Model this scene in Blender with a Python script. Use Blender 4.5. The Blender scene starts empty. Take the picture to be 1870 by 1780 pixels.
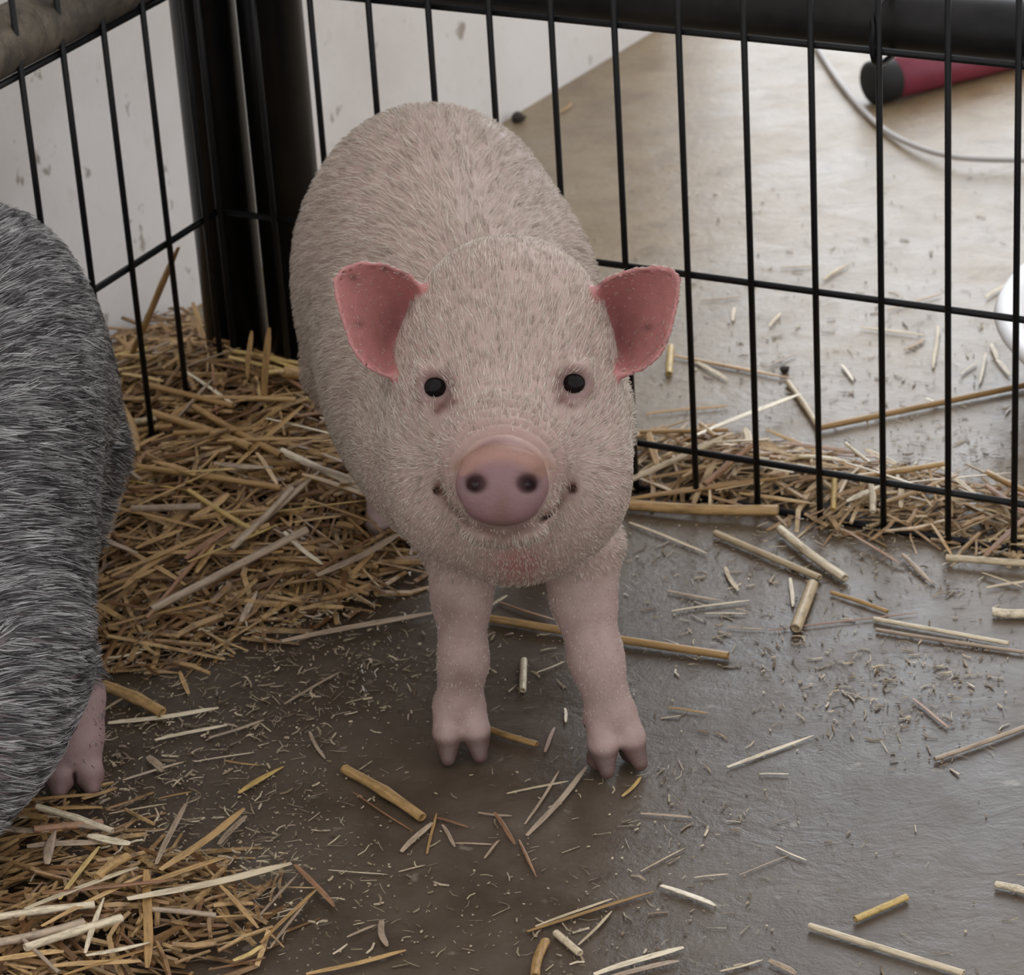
import bpy, math, random
import numpy as np
from mathutils import Vector, Matrix
from mathutils.kdtree import KDTree

random.seed(7)
rng = np.random.default_rng(11)
sc = bpy.context.scene
COL = sc.collection

# ------------------------------------------------------------------ camera
F_PX, PITCH, ROLL, H = 6000.0, 0.46294, -0.066424, 1.12745
_c, _s, _cr, _sr = math.cos(PITCH), math.sin(PITCH), math.cos(ROLL), math.sin(ROLL)
AX_R = Vector((1, 0, 0)); AX_U = Vector((0, _s, _c)); AX_F = Vector((0, _c, -_s))
CR = _cr * AX_R + _sr * AX_U          # image right
CU = -_sr * AX_R + _cr * AX_U         # image up
cam_d = bpy.data.cameras.new('camera'); cam = bpy.data.objects.new('camera', cam_d); COL.objects.link(cam)
m3 = Matrix((CR, CU, -AX_F)).transposed()
cam.matrix_world = Matrix.Translation((0, 0, H)) @ m3.to_4x4()
cam_d.sensor_fit = 'HORIZONTAL'; cam_d.sensor_width = 36.0; cam_d.lens = F_PX / 1870.0 * 36.0
cam_d.clip_start = 0.05; cam_d.clip_end = 60
cam_d.dof.use_dof = True; cam_d.dof.focus_distance = 2.0; cam_d.dof.aperture_fstop = 18.0
sc.camera = cam

# ------------------------------------------------------------------ light
w = bpy.data.worlds.new('overcast_daylight'); sc.world = w; w.use_nodes = True
w.node_tree.nodes['Background'].inputs[0].default_value = (0.98, 0.97, 1.0, 1)
w.node_tree.nodes['Background'].inputs[1].default_value = 1.13
WALL_P = Vector((0.023, 3.079, 0)); WALL_D = Vector((0.5622, 0.8270, 0)).normalized()
WALL_N = Vector((WALL_D.y, -WALL_D.x, 0))           # into the pen side
WALL_END = 0.30                                      # doorway starts here along the wall
dl = bpy.data.lights.new('doorway_daylight', 'AREA'); dl.shape = 'RECTANGLE'; dl.size = 3.4; dl.size_y = 2.7
dl.energy = 102; dl.color = (0.88, 0.94, 1.0)
dlo = bpy.data.objects.new('doorway_daylight', dl); COL.objects.link(dlo)
dlo.location = WALL_P + WALL_D * (WALL_END + 1.98) + Vector((0, 0, 1.42)) - WALL_N * 0.1
dlo.rotation_euler = WALL_N.to_track_quat('-Z', 'Y').to_euler()

vs = sc.view_settings
vs.view_transform = 'Standard'; vs.look = 'None'; vs.gamma = 1.0; vs.use_curve_mapping = False; vs.exposure = 0.0

# ------------------------------------------------------------------ helpers
def ray(px, py):
    x = (px - 935) / F_PX; y = (py - 890) / F_PX
    return AX_F + CR * x - CU * y
def on_z(px, py, z=0.0):
    d = ray(px, py); t = (z - H) / d.z
    return Vector((0, 0, H)) + d * t
def on_y(px, py, Y):
    d = ray(px, py); return Vector((0, 0, H)) + d * (Y / d.y)

def tag(o, label=None, cat=None, group=None, kind=None):
    if label: o['label'] = label
    if cat: o['category'] = cat
    if group: o['group'] = group
    if kind: o['kind'] = kind
    return o
def empty(name, loc=(0, 0, 0)):
    o = bpy.data.objects.new(name, None); COL.objects.link(o); o.location = loc; o.empty_display_size = 0.02
    return o
def mesh_obj(name, verts, faces, mat=None, parent=None, smooth=True):
    me = bpy.data.meshes.new(name); me.from_pydata([tuple(v) for v in verts], [], [tuple(f) for f in faces])
    if smooth: me.polygons.foreach_set('use_smooth', [True] * len(me.polygons))
    me.update()
    return link_mesh(name, me, mat, parent)
def link_mesh(name, me, mat=None, parent=None):
    o = bpy.data.objects.new(name, me); COL.objects.link(o)
    if mat and not me.materials: me.materials.append(mat)
    if parent:
        o.parent = parent
        o.matrix_parent_inverse = Matrix.Translation(parent.location).inverted()
    return o
def frame_of(d):
    d = d.normalized()
    a = Vector((0, 0, 1)) if abs(d.z) < 0.95 else Vector((1, 0, 0))
    u = d.cross(a).normalized(); v = u.cross(d).normalized()
    return u, v
def tube_data(pts, rad, n=10, cap=True):
    pts = [Vector(p) for p in pts]
    if not hasattr(rad, '__len__'): rad = [rad] * len(pts)
    V, Fc = [], []
    for i, p in enumerate(pts):
        d = (pts[min(i + 1, len(pts) - 1)] - pts[max(i - 1, 0)])
        u, v = frame_of(d)
        for k in range(n):
            a = 2 * math.pi * k / n
            V.append(p + (u * math.cos(a) + v * math.sin(a)) * rad[i])
    for i in range(len(pts) - 1):
        for k in range(n):
            k2 = (k + 1) % n
            Fc.append((i * n + k, i * n + k2, (i + 1) * n + k2, (i + 1) * n + k))
    if cap:
        Fc.append(tuple(range(n))[::-1]); b = (len(pts) - 1) * n
        Fc.append(tuple(b + k for k in range(n)))
    return V, Fc
def tube(name, pts, rad, mat, parent=None, n=10):
    V, Fc = tube_data(pts, rad, n)
    return mesh_obj(name, V, Fc, mat, parent)

# ------------------------------------------------------------------ materials
def mat_new(name):
    m = bpy.data.materials.new(name); m.use_nodes = True
    nt = m.node_tree; b = nt.nodes['Principled BSDF']
    return m, nt, b
def node(nt, t, **kw):
    n = nt.nodes.new(t)
    for k, v in kw.items(): setattr(n, k, v)
    return n
def noise(nt, vec, scale, detail=4, rough=0.55, dist=0.0):
    n = node(nt, 'ShaderNodeTexNoise'); n.inputs['Scale'].default_value = scale; n.inputs['Detail'].default_value = detail
    n.inputs['Roughness'].default_value = rough; n.inputs['Distortion'].default_value = dist
    if vec is not None: nt.links.new(vec, n.inputs['Vector'])
    return n.outputs['Fac']
def ramp(nt, fac, stops):
    r = node(nt, 'ShaderNodeValToRGB'); e = r.color_ramp.elements
    while len(e) < len(stops): e.new(0.5)
    for el, (p, c) in zip(e, stops):
        el.position = p; el.color = (c, c, c, 1) if not hasattr(c, '__len__') else (*c, 1)
    nt.links.new(fac, r.inputs[0]); return r.outputs[0]
def mix(nt, fac, a, b, blend='MIX'):
    n = node(nt, 'ShaderNodeMix', data_type='RGBA', blend_type=blend)
    for s, v in ((n.inputs[0], fac), (n.inputs[6], a), (n.inputs[7], b)):
        if isinstance(v, bpy.types.NodeSocket): nt.links.new(v, s)
        else: s.default_value = v if not hasattr(v, '__len__') else (*v, 1)
    return n.outputs[2]
def math_n(nt, op, a, b=None):
    n = node(nt, 'ShaderNodeMath', operation=op)
    for s, v in zip(n.inputs, (a, b)):
        if v is None: continue
        if isinstance(v, bpy.types.NodeSocket): nt.links.new(v, s)
        else: s.default_value = v
    return n.outputs[0]
def bump(nt, b, h, strength, dist):
    n = node(nt, 'ShaderNodeBump'); n.inputs['Strength'].default_value = strength; n.inputs['Distance'].default_value = dist
    nt.links.new(h, n.inputs['Height']); nt.links.new(n.outputs[0], b.inputs['Normal'])
def objco(nt):
    return node(nt, 'ShaderNodeTexCoord').outputs['Object']
def mapped(nt, vec, scale, rot=(0, 0, 0)):
    n = node(nt, 'ShaderNodeMapping'); n.inputs['Scale'].default_value = scale; n.inputs['Rotation'].default_value = rot
    nt.links.new(vec, n.inputs['Vector']); return n.outputs[0]

FANG = -0.49016
FD = Vector((math.cos(FANG), math.sin(FANG), 0)); FN = Vector((-FD.y, FD.x, 0))   # along right fence / outward
FA = Vector((0.09435, 2.23611, 0))
LANG = 1.03579
LD = Vector((math.cos(LANG), math.sin(LANG), 0)); LN = Vector((-LD.y, LD.x, 0))   # outward = left/back
LA = Vector((-0.32584, 2.21178, 0))
CORNER = Vector((-0.21393, 2.40061, 0))

def mat_floor():
    m, nt, b = mat_new('concrete_floor')
    co = objco(nt)
    big = noise(nt, co, 3.2, 5, 0.6, 0.4)
    med = noise(nt, co, 14, 6, 0.65, 0.3)
    fine = noise(nt, co, 170, 4, 0.7)
    streak = noise(nt, mapped(nt, co, (22, 34, 1), (0, 0, 0.5)), 1.0, 6, 0.68, 0.9)
    dot = node(nt, 'ShaderNodeVectorMath', operation='DOT_PRODUCT'); nt.links.new(co, dot.inputs[0]); dot.inputs[1].default_value = FN
    d = math_n(nt, 'SUBTRACT', dot.outputs['Value'], FA.dot(FN))
    d = math_n(nt, 'ADD', d, math_n(nt, 'MULTIPLY', math_n(nt, 'SUBTRACT', big, 0.5), 0.5))
    outm = ramp(nt, math_n(nt, 'ADD', math_n(nt, 'MULTIPLY', d, 1.4), 0.45), [(0.2, 0.0), (0.85, 1.0)])
    pen = ramp(nt, med, [(0.25, (0.052, 0.036, 0.022)), (0.5, (0.088, 0.064, 0.043)), (0.75, (0.125, 0.096, 0.07))])
    pen = mix(nt, ramp(nt, big, [(0.42, 0.0), (0.62, 0.75)]), pen, (0.05, 0.032, 0.018))
    tan = ramp(nt, med, [(0.25, (0.14, 0.092, 0.046)), (0.5, (0.235, 0.168, 0.09)), (0.75, (0.295, 0.227, 0.138))])
    tan = mix(nt, ramp(nt, big, [(0.45, 0.0), (0.7, 0.5)]), tan, (0.25, 0.225, 0.19))
    tan = mix(nt, ramp(nt, streak, [(0.55, 0.0), (0.72, 0.45)]), tan, (0.12, 0.088, 0.055))
    colr = mix(nt, outm, pen, tan)
    colr = mix(nt, ramp(nt, fine, [(0.3, 0.35), (0.5, 0.0)]), colr, (0.05, 0.04, 0.03))
    speck = noise(nt, co, 60, 2, 0.5)
    colr = mix(nt, ramp(nt, speck, [(0.68, 0.0), (0.76, 0.5)]), colr, (0.3, 0.26, 0.2))
    nt.links.new(colr, b.inputs['Base Color'])
    rgh = ramp(nt, math_n(nt, 'ADD', math_n(nt, 'MULTIPLY', med, 0.6), math_n(nt, 'MULTIPLY', streak, 0.4)), [(0.32, 0.24), (0.66, 0.46)])
    nt.links.new(rgh, b.inputs['Roughness'])
    hh = math_n(nt, 'ADD', math_n(nt, 'MULTIPLY', fine, 0.35), math_n(nt, 'ADD', streak, med))
    bump(nt, b, hh, 0.28, 0.003)
    return m
def mat_wall():
    m, nt, b = mat_new('white_painted_wall')
    co = objco(nt)
    a = noise(nt, co, 5, 5, 0.6); f = noise(nt, co, 40, 5, 0.65); sp = noise(nt, mapped(nt, co, (34, 34, 22)), 1.0, 3, 0.6)
    c = ramp(nt, a, [(0.3, (0.72, 0.685, 0.64)), (0.6, (0.85, 0.835, 0.81))])
    c = mix(nt, ramp(nt, f, [(0.58, 0.0), (0.75, 0.3)]), c, (0.5, 0.44, 0.36))
    c = mix(nt, ramp(nt, sp, [(0.66, 0.0), (0.71, 0.7)]), c, (0.22, 0.17, 0.12))
    nt.links.new(c, b.inputs['Base Color']); b.inputs['Roughness'].default_value = 0.6
    bump(nt, b, f, 0.25, 0.003)
    return m
def mat_simple(name, base, rough=0.5, var=0.25, scale=30, metal=0.0, bump_s=0.1, spec=0.5):
    m, nt, b = mat_new(name)
    co = objco(nt); n1 = noise(nt, co, scale, 5, 0.6)
    lo = tuple(max(0, x * (1 - var)) for x in base); hi = tuple(min(1, x * (1 + var)) for x in base)
    nt.links.new(ramp(nt, n1, [(0.3, lo), (0.7, hi)]), b.inputs['Base Color'])
    b.inputs['Roughness'].default_value = rough; b.inputs['Metallic'].default_value = metal
    b.inputs['Specular IOR Level'].default_value = spec
    if bump_s: bump(nt, b, n1, bump_s, 0.002)
    return m
def mat_rusty():
    m, nt, b = mat_new('weathered_pipe')
    co = objco(nt); n1 = noise(nt, co, 28, 6, 0.7, 0.5); n2 = noise(nt, mapped(nt, co, (70, 70, 20)), 1.0, 5, 0.7)
    c = ramp(nt, n1, [(0.3, (0.02, 0.017, 0.014)), (0.5, (0.085, 0.068, 0.047)), (0.75, (0.17, 0.138, 0.095))])
    c = mix(nt, ramp(nt, n2, [(0.5, 0.0), (0.65, 0.7)]), c, (0.035, 0.025, 0.018))
    nt.links.new(c, b.inputs['Base Color']); b.inputs['Roughness'].default_value = 0.75
    bump(nt, b, n2, 0.4, 0.002); return m
def mat_straw(name, lo, hi, stri=(5, 1.3, 1.3)):
    m, nt, b = mat_new(name)
    oi = node(nt, 'ShaderNodeObjectInfo').outputs['Random']; ge = node(nt, 'ShaderNodeNewGeometry').outputs['Random Per Island']
    r = math_n(nt, 'FRACT', math_n(nt, 'ADD', oi, ge))
    mid = tuple((a + c) / 2 for a, c in zip(lo, hi))
    base = ramp(nt, r, [(0.0, lo), (0.5, mid), (1.0, hi)])
    co = objco(nt)
    st = noise(nt, mapped(nt, co, stri), 1.0, 4, 0.7)
    base = mix(nt, ramp(nt, st, [(0.34, 0.75), (0.56, 0.0)]), base, tuple(x * 0.42 for x in lo))
    nt.links.new(base, b.inputs['Base Color']); b.inputs['Roughness'].default_value = 0.42
    b.inputs['Specular IOR Level'].default_value = 0.5
    return m
M = {}
M['floor'] = mat_floor(); M['wall'] = mat_wall()
M['wire'] = mat_simple('black_wire', (0.006, 0.006, 0.0065), 0.4, 0.3, 60, 0.0, 0.0, 0.25)
M['post'] = mat_simple('black_gloss_paint', (0.0045, 0.0045, 0.005), 0.3, 0.3, 40, 0.0, 0.04, 0.28)
M['rail'] = mat_simple('dark_pipe', (0.013, 0.012, 0.011), 0.5, 0.5, 30, 0.0, 0.2, 0.25)
M['rust'] = mat_rusty()
M['red'] = mat_simple('red_plastic', (0.22, 0.03, 0.055), 0.45, 0.2, 25, 0.0, 0.05)
M['cap'] = mat_simple('black_rubber', (0.005, 0.005, 0.005), 0.7, 0.2, 30)
M['cable'] = mat_simple('grey_cable', (0.48, 0.46, 0.44), 0.5, 0.1, 30, 0, 0)
M['pan'] = mat_simple('white_plastic', (0.74, 0.74, 0.73), 0.4, 0.05, 12, 0, 0)
M['clod'] = mat_simple('dark_dung', (0.03, 0.022, 0.016), 0.8, 0.4, 90, 0, 0.4)
M['p'] = mat_straw('pale_straw', (0.56, 0.44, 0.27), (0.84, 0.74, 0.54))
M['g'] = mat_straw('golden_straw', (0.4, 0.235, 0.085), (0.56, 0.36, 0.15))
M['y'] = mat_straw('yellow_straw', (0.55, 0.37, 0.11), (0.66, 0.48, 0.19))
M['r'] = mat_straw('reddish_straw', (0.25, 0.12, 0.06), (0.38, 0.21, 0.11))
M['m'] = mat_straw('mauve_straw', (0.36, 0.265, 0.18), (0.52, 0.405, 0.285))
M['heap'] = mat_straw('heap_straw', (0.17, 0.08, 0.03), (0.56, 0.37, 0.165), (70, 70, 70))
M['fencestraw'] = mat_straw('bright_heap_straw', (0.34, 0.19, 0.08), (0.72, 0.56, 0.33), (70, 70, 70))
M['chaff'] = mat_straw('chaff', (0.13, 0.085, 0.045), (0.66, 0.55, 0.38), (70, 70, 70))
M['litter'] = mat_simple('gap_shade_litter', (0.04, 0.023, 0.011), 0.9, 0.6, 120, 0, 0.8)  # shade between the heaped straws is put into this dark colour

# ------------------------------------------------------------------ structure
fv = [(-4, -1.5, 0), (8, -1.5, 0), (8, 9, 0), (-4, 9, 0), (-4, -1.5, -0.1), (8, -1.5, -0.1), (8, 9, -0.1), (-4, 9, -0.1)]
ff = [(0, 1, 2, 3), (7, 6, 5, 4), (0, 4, 5, 1), (1, 5, 6, 2), (2, 6, 7, 3), (3, 7, 4, 0)]
tag(mesh_obj('floor', fv, ff, M['floor'], smooth=False), kind='structure')
def wall_box(name, t0, t1, z0, z1, thick, off=0.0, mat=None):
    V = []
    for t, n, z in ((t0, 0, z0), (t1, 0, z0), (t1, 1, z0), (t0, 1, z0), (t0, 0, z1), (t1, 0, z1), (t1, 1, z1), (t0, 1, z1)):
        V.append(WALL_P + WALL_D * t - WALL_N * (n * thick - off) + Vector((0, 0, z)))
    Fc = [(0, 3, 2, 1), (4, 5, 6, 7), (0, 1, 5, 4), (1, 2, 6, 5), (2, 3, 7, 6), (3, 0, 4, 7)]
    return mesh_obj(name, V, Fc, mat, smooth=False)
tag(wall_box('wall_left', -3.2, WALL_END, 0, 2.9, 0.12, 0, M['wall']), kind='structure')

# ------------------------------------------------------------------ wire pen panels
RZ = [0.0, 0.03825, 0.1829, 0.36945, 0.55]
WR = 0.0024
def wire_panel(name, A, D, N, i0, i1, label, gaps):
    root = empty(name, A + D * 0.05 * ((i0 + i1) / 2)); tag(root, label, 'wire fence', 'wire pen panels')
    for z in RZ:
        tube('rail', [A + D * 0.05 * i0 + N * WR * 1.6 + Vector((0, 0, z + WR)), A + D * 0.05 * i1 + N * WR * 1.6 + Vector((0, 0, z + WR))], WR * 1.15, M['wire'], root, 8)
    proto = None
    i = i0
    idx = [i0] + [k for k in range(math.ceil(i0 + 0.3), math.floor(i1 - 0.01) + 1)] + [i1]
    for i in idx:
        p = A + D * 0.05 * i
        if proto is None:
            V, Fc = tube_data([(0, 0, 0), (0, 0, 0.552)], WR, 8)
            o = mesh_obj('bar', V, Fc, M['wire']); proto = o.data
        else:
            o = link_mesh('bar', proto)
        o.parent = root; o.location = p - root.location
    return root
wire_panel('wire_fence_panel', FA, FD, FN, -6.98, 13, 'black wire pen panel running right from the corner posts, across pale concrete', 0)
wire_panel('wire_fence_panel', LA, LD, LN, -9, 4.38, 'black wire pen panel on the left, in front of the white wall', 0)

# pipe frames behind the wire
PR = 0.0255
def on_vplane(px, py, P0, N):
    d = ray(px, py); o = Vector((0, 0, H)); t = (P0 - o).dot(N) / d.dot(N); return o + d * t
p1 = on_z(447, 742); p2 = on_z(563, 750)
def pipe_frame(name, base, rail_a, rail_b, rail_r, label, railmat):
    root = empty(name, (base.x, base.y, 0)); tag(root, label, 'pipe fence', 'pipe frames behind the wire pen')
    tube('post', [(base.x, base.y, 0.0), (base.x, base.y, 1.1)], PR, M['post'], root, 40)
    tube('pipe_rail', [rail_a, rail_b], rail_r, railmat, root, 32)
    return root
off = (p2 - FA).dot(FN)
Q = FA + FN * off
ra = on_vplane(560, -65, Q, FN); rb = on_vplane(1870, 57, Q, FN)
dd = (rb - ra).normalized(); ra = Vector((p2.x, p2.y, ra.z)) + dd * 0.02; 
pipe_frame('pipe_fence_frame', p2, ra, rb + dd * 0.35, 0.0215, 'black pipe post right of the pair with dark pipe rail running right', M['rail'])
offl = (p1 - LA).dot(LN)
Ql = LA + LN * offl
la = on_vplane(0, 77, Ql, LN); lb = on_vplane(250, -52, Ql, LN)
dd = (lb - la).normalized()
pipe_frame('pipe_fence_frame', p1, la - dd * 0.4, Vector((p1.x, p1.y, lb.z + (p1 - lb).length * dd.z)) - dd * 0.02, 0.0235, 'black pipe post left of the pair with scuffed brown rail running left', M['rust'])
# cable tie between rail and wire
tp = FA + FD * 0.05 * 3.93
_t = (tp - ra).dot(FD) / (rb - ra).dot(FD); pz = ra.z + (rb.z - ra.z) * _t
tie_pts = []
lo_, hi_ = min(0.364, pz - 0.0235), pz + 0.0235; cz = (lo_ + hi_) / 2
for k in range(25):
    a = 2 * math.pi * k / 24
    sq = lambda v: math.copysign(abs(v) ** 0.7, v)
    tie_pts.append(tp + FN * ((off + 0.0235 - 0.004) / 2 + (off + 0.0235 + 0.004) / 2 * sq(math.cos(a))) + Vector((0, 0, cz + (hi_ - lo_) / 2 * sq(math.sin(a)))))
V, Fc = tube_data(tie_pts, 0.0022, 6, False)
tag(mesh_obj('cable_tie', V, Fc, M['wire']), 'black cable tie looped around dark pipe rail and top wire', 'cable tie')

# ------------------------------------------------------------------ things beyond the fence
def red_pole():
    r = 0.0215
    a = on_z(1607, 186) + Vector((0, 0, r)); b = on_z(1852, 120) + Vector((0, 0, r * 0.8)); d = (b - a).normalized()
    root = empty('red_pole', (a.x, a.y, 0)); tag(root, 'red tubular handle with black end cap on the floor beyond fence', 'pole')
    tube('tube', [a + d * 0.012, a + d * 0.10, b + d * 0.3], [r * 0.95, r * 0.9, r * 0.75], M['red'], root, 24)
    tube('end_cap', [a - d * 0.012, a - d * 0.009, a + d * 0.014, a + d * 0.016], [r * 0.8, r, r, r * 0.9], M['cap'], root, 24)
red_pole()
cp = [(1488, 80), (1508, 112), (1535, 152), (1575, 200), (1620, 240), (1680, 270), (1740, 286), (1800, 291), (1875, 292), (2000, 290)]
pts = []
for i, (x, y) in enumerate(cp):
    z = 0.004 + 0.006 * max(0, min(1, (x - 1600) / 150))
    pts.append(on_z(x, y, z))
def smooth_path(P, n=6):
    out = []
    for i in range(len(P) - 1):
        a, b, c, d = P[max(i - 1, 0)], P[i], P[i + 1], P[min(i + 2, len(P) - 1)]
        for k in range(n):
            t = k / n
            out.append(0.5 * ((2 * b) + (c - a) * t + (2 * a - 5 * b + 4 * c - d) * t * t + (-a + 3 * b - 3 * c + d) * t ** 3))
    out.append(P[-1]); return out
tag(tube('power_cable', smooth_path(pts), 0.0028, M['cable'], None, 8), 'thin grey cable curving across the pale floor beyond the fence', 'cable')

def lathe(prof, n, loc):
    V = []; Fc = []
    for r, z in prof:
        for k in range(n):
            a = 2 * math.pi * k / n; V.append((loc[0] + r * math.cos(a), loc[1] + r * math.sin(a), loc[2] + z))
    for i in range(len(prof) - 1):
        for k in range(n):
            k2 = (k + 1) % n; Fc.append((i * n + k, i * n + k2, (i + 1) * n + k2, (i + 1) * n + k))
    Fc.append(tuple(range(n))[::-1])
    Fc.append(tuple((len(prof) - 1) * n + k for k in range(n)))
    return V, Fc
pc = on_z(1822, 590, 0.07)
V, Fc = lathe([(0.165, 0.0), (0.172, 0.004), (0.19, 0.062), (0.203, 0.064), (0.206, 0.068), (0.203, 0.073), (0.188, 0.072), (0.182, 0.066), (0.166, 0.012), (0.15, 0.008)], 64, (pc.x + 0.204, pc.y - 0.01, 0))
tag(mesh_obj('feed_pan', V, Fc, M['pan']), 'round white plastic pan on the floor at the right edge', 'pan')

def clod(px, py, r, label):
    c = on_z(px, py)
    V, Fc = [], []
    n, mm = 10, 6
    for j in range(1, mm):
        for k in range(n):
            th = math.pi * j / mm; a = 2 * math.pi * k / n; rr = r * random.uniform(0.75, 1.2)
            V.append((c.x + rr * math.sin(th) * math.cos(a), c.y + rr * math.sin(th) * math.sin(a), r * 0.6 + 0.65 * rr * math.cos(th)))
    for j in range(mm - 2):
        for k in range(n):
            k2 = (k + 1) % n; Fc.append((j * n + k, (j + 1) * n + k, (j + 1) * n + k2, j * n + k2))
    Fc.append(tuple(range(n))); Fc.append(tuple((mm - 2) * n + k for k in range(n))[::-1])
    tag(mesh_obj('dung_clod', V, Fc, M['clod']), label, 'clod')
clod(946, 222, 0.008, 'small dark clod lying at the foot of the white wall')
clod(1433, 680, 0.0045, 'tiny dark pellet on the floor beyond the fence, right of the pig')

# ------------------------------------------------------------------ straw heap height
HB = [(300, 745, .055, .10), (420, 745, .062, .10), (560, 790, .05, .09), (620, 900, .04, .08), (420, 900, .05, .10), (250, 930, .045, .10), (520, 1000, .03, .08),
      (380, 1080, .024, .08), (230, 1130, .022, .08), (250, 640, .03, .1), (60, 1560, .016, .07), (100, 1700, .028, .08), (300, 1700, .02, .07), (20, 1780, .03, .08),
      (1230, 850, .016, .05), (1330, 870, .02, .05), (1450, 890, .02, .05), (1580, 920, .02, .05), (1720, 940, .016, .05), (1850, 960, .016, .05), (1990, 985, .016, .05)]
HBf = [(on_z(x, y + (0.0 if h < .03 else h * 900)), h, s) for x, y, h, s in HB]
HX = np.array([[p.x, p.y, h, s] for p, h, s in HBf])
def heap_h(x, y):
    x = np.asarray(x, float); y = np.asarray(y, float)
    d2 = (x[..., None] - HX[:, 0]) ** 2 + (y[..., None] - HX[:, 1]) ** 2
    g = HX[:, 2] * np.exp(-d2 / (HX[:, 3] ** 2))
    return (g ** 3).sum(-1) ** (1 / 3)
def on_heap(px, py):
    z = 0.0
    for _ in range(25):
        p = on_z(px, py, z); z = 0.6 * z + 0.4 * float(heap_h(p.x, p.y))
    return on_z(px, py, z)
def wall_side(x, y):   # >0 in front of the wall
    return (x - WALL_P.x) * WALL_N.x + (y - WALL_P.y) * WALL_N.y

# mound of litter under the heap, coloured dark as the shaded gaps
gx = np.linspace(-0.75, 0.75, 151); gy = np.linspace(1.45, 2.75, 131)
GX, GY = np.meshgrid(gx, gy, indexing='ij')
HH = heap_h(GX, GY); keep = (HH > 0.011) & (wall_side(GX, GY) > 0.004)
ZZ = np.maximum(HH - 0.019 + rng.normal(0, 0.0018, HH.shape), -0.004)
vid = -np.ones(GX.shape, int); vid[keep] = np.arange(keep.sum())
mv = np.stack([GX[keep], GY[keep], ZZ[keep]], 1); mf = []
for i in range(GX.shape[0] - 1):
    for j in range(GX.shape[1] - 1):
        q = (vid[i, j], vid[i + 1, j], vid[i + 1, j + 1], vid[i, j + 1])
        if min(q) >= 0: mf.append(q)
tag(mesh_obj('shaded_litter', mv, mf, M['litter']), 'straw litter under the loose bedding, darkened as shade of its gaps', 'litter', kind='stuff')

# ------------------------------------------------------------------ straw meshes
def straw_mesh(name, kind, bow, node_at=None, sides=8):
    vseed = bow * 7
    st = [0, 0.18, 0.36, 0.52, 0.7, 0.86, 1.0]
    V, Fc = [], []
    for i, t in enumerate(st):
        y0 = bow * math.sin(math.pi * t); z0 = abs(bow) * 0.0
        sc_ = 1.0
        if node_at is not None and abs(t - node_at) < 0.02: sc_ = 1.22
        if kind == 'split': sc_ = (0.62, 0.9, 1.0, 0.96, 1.0, 0.86, 0.45)[i]; y0 += 0.22 * math.sin(5.1 * t + vseed)
        if kind == 'leaf': sc_ = 0.25 + 0.95 * math.sin(math.pi * min(1, 0.12 + t * 0.86))
        for k in range(sides):
            a = 2 * math.pi * k / sides
            zz = math.sin(a) * (0.9 if kind == 'tube' else 0.32); yy = math.cos(a)
            if kind == 'split': zz += 0.4 * yy * yy
            V.append((t - 0.5, y0 + yy * sc_ * 1.0, z0 + zz * sc_))
    ns = len(st)
    for i in range(ns - 1):
        for k in range(sides):
            k2 = (k + 1) % sides; Fc.append((i * sides + k, (i + 1) * sides + k, (i + 1) * sides + k2, i * sides + k2))
    if kind == 'tube':
        for e, s0, inx in ((0, 0, 0.03), (ns - 1, (ns - 1) * sides, -0.03)):
            b = len(V)
            for k in range(sides):
                v = V[s0 + k]; V.append((v[0], v[1] * 0.66, v[2] * 0.66))
            for k in range(sides):
                v = V[s0 + k]; V.append((v[0] + inx, v[1] * 0.6, v[2] * 0.6))
            for k in range(sides):
                k2 = (k + 1) % sides
                q = [(s0 + k, s0 + k2, b + k2, b + k), (b + k, b + k2, b + sides + k2, b + sides + k)]
                Fc += q if e == 0 else [tuple(reversed(x)) for x in q]
            cap = tuple(b + sides + k for k in range(sides)); Fc.append(cap if e == 0 else cap[::-1])
    else:
        Fc.append(tuple(range(sides))); Fc.append(tuple((ns - 1) * sides + k for k in range(sides))[::-1])
    me = bpy.data.meshes.new(name); me.from_pydata(V, [], Fc)
    me.polygons.foreach_set('use_smooth', [True] * len(me.polygons)); me.update()
    return me
SM = {}
for mk in 'pgyrm':
    for kind in ('tube', 'split', 'leaf'):
        for vi, bow in enumerate((0.0, 0.45, -0.6)):
            me = straw_mesh('straw', kind, bow, 0.52 if vi == 1 else None); me.materials.append(M[mk]); SM[(mk, kind, vi)] = me
def put_straw(a, b, r, mk, kind, label, group, vi=None, roll=None):
    o = bpy.data.objects.new('straw', SM[(mk, kind, vi if vi is not None else random.randrange(3))]); COL.objects.link(o)
    d = b - a; L = d.length; x = d.normalized()
    y = Vector((0, 0, 1)).cross(x)
    y = y.normalized() if y.length > 1e-4 else Vector((0, 1, 0)); z = x.cross(y)
    R = Matrix((x, y, z)).transposed() @ Matrix.Rotation(random.uniform(-.3, .3) if roll is None else roll, 3, 'X')
    o.matrix_world = Matrix.Translation((a + b) / 2) @ R.to_4x4() @ Matrix.Diagonal((L, r, r, 1))
    tag(o, label, 'straw', group)
    return o

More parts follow.
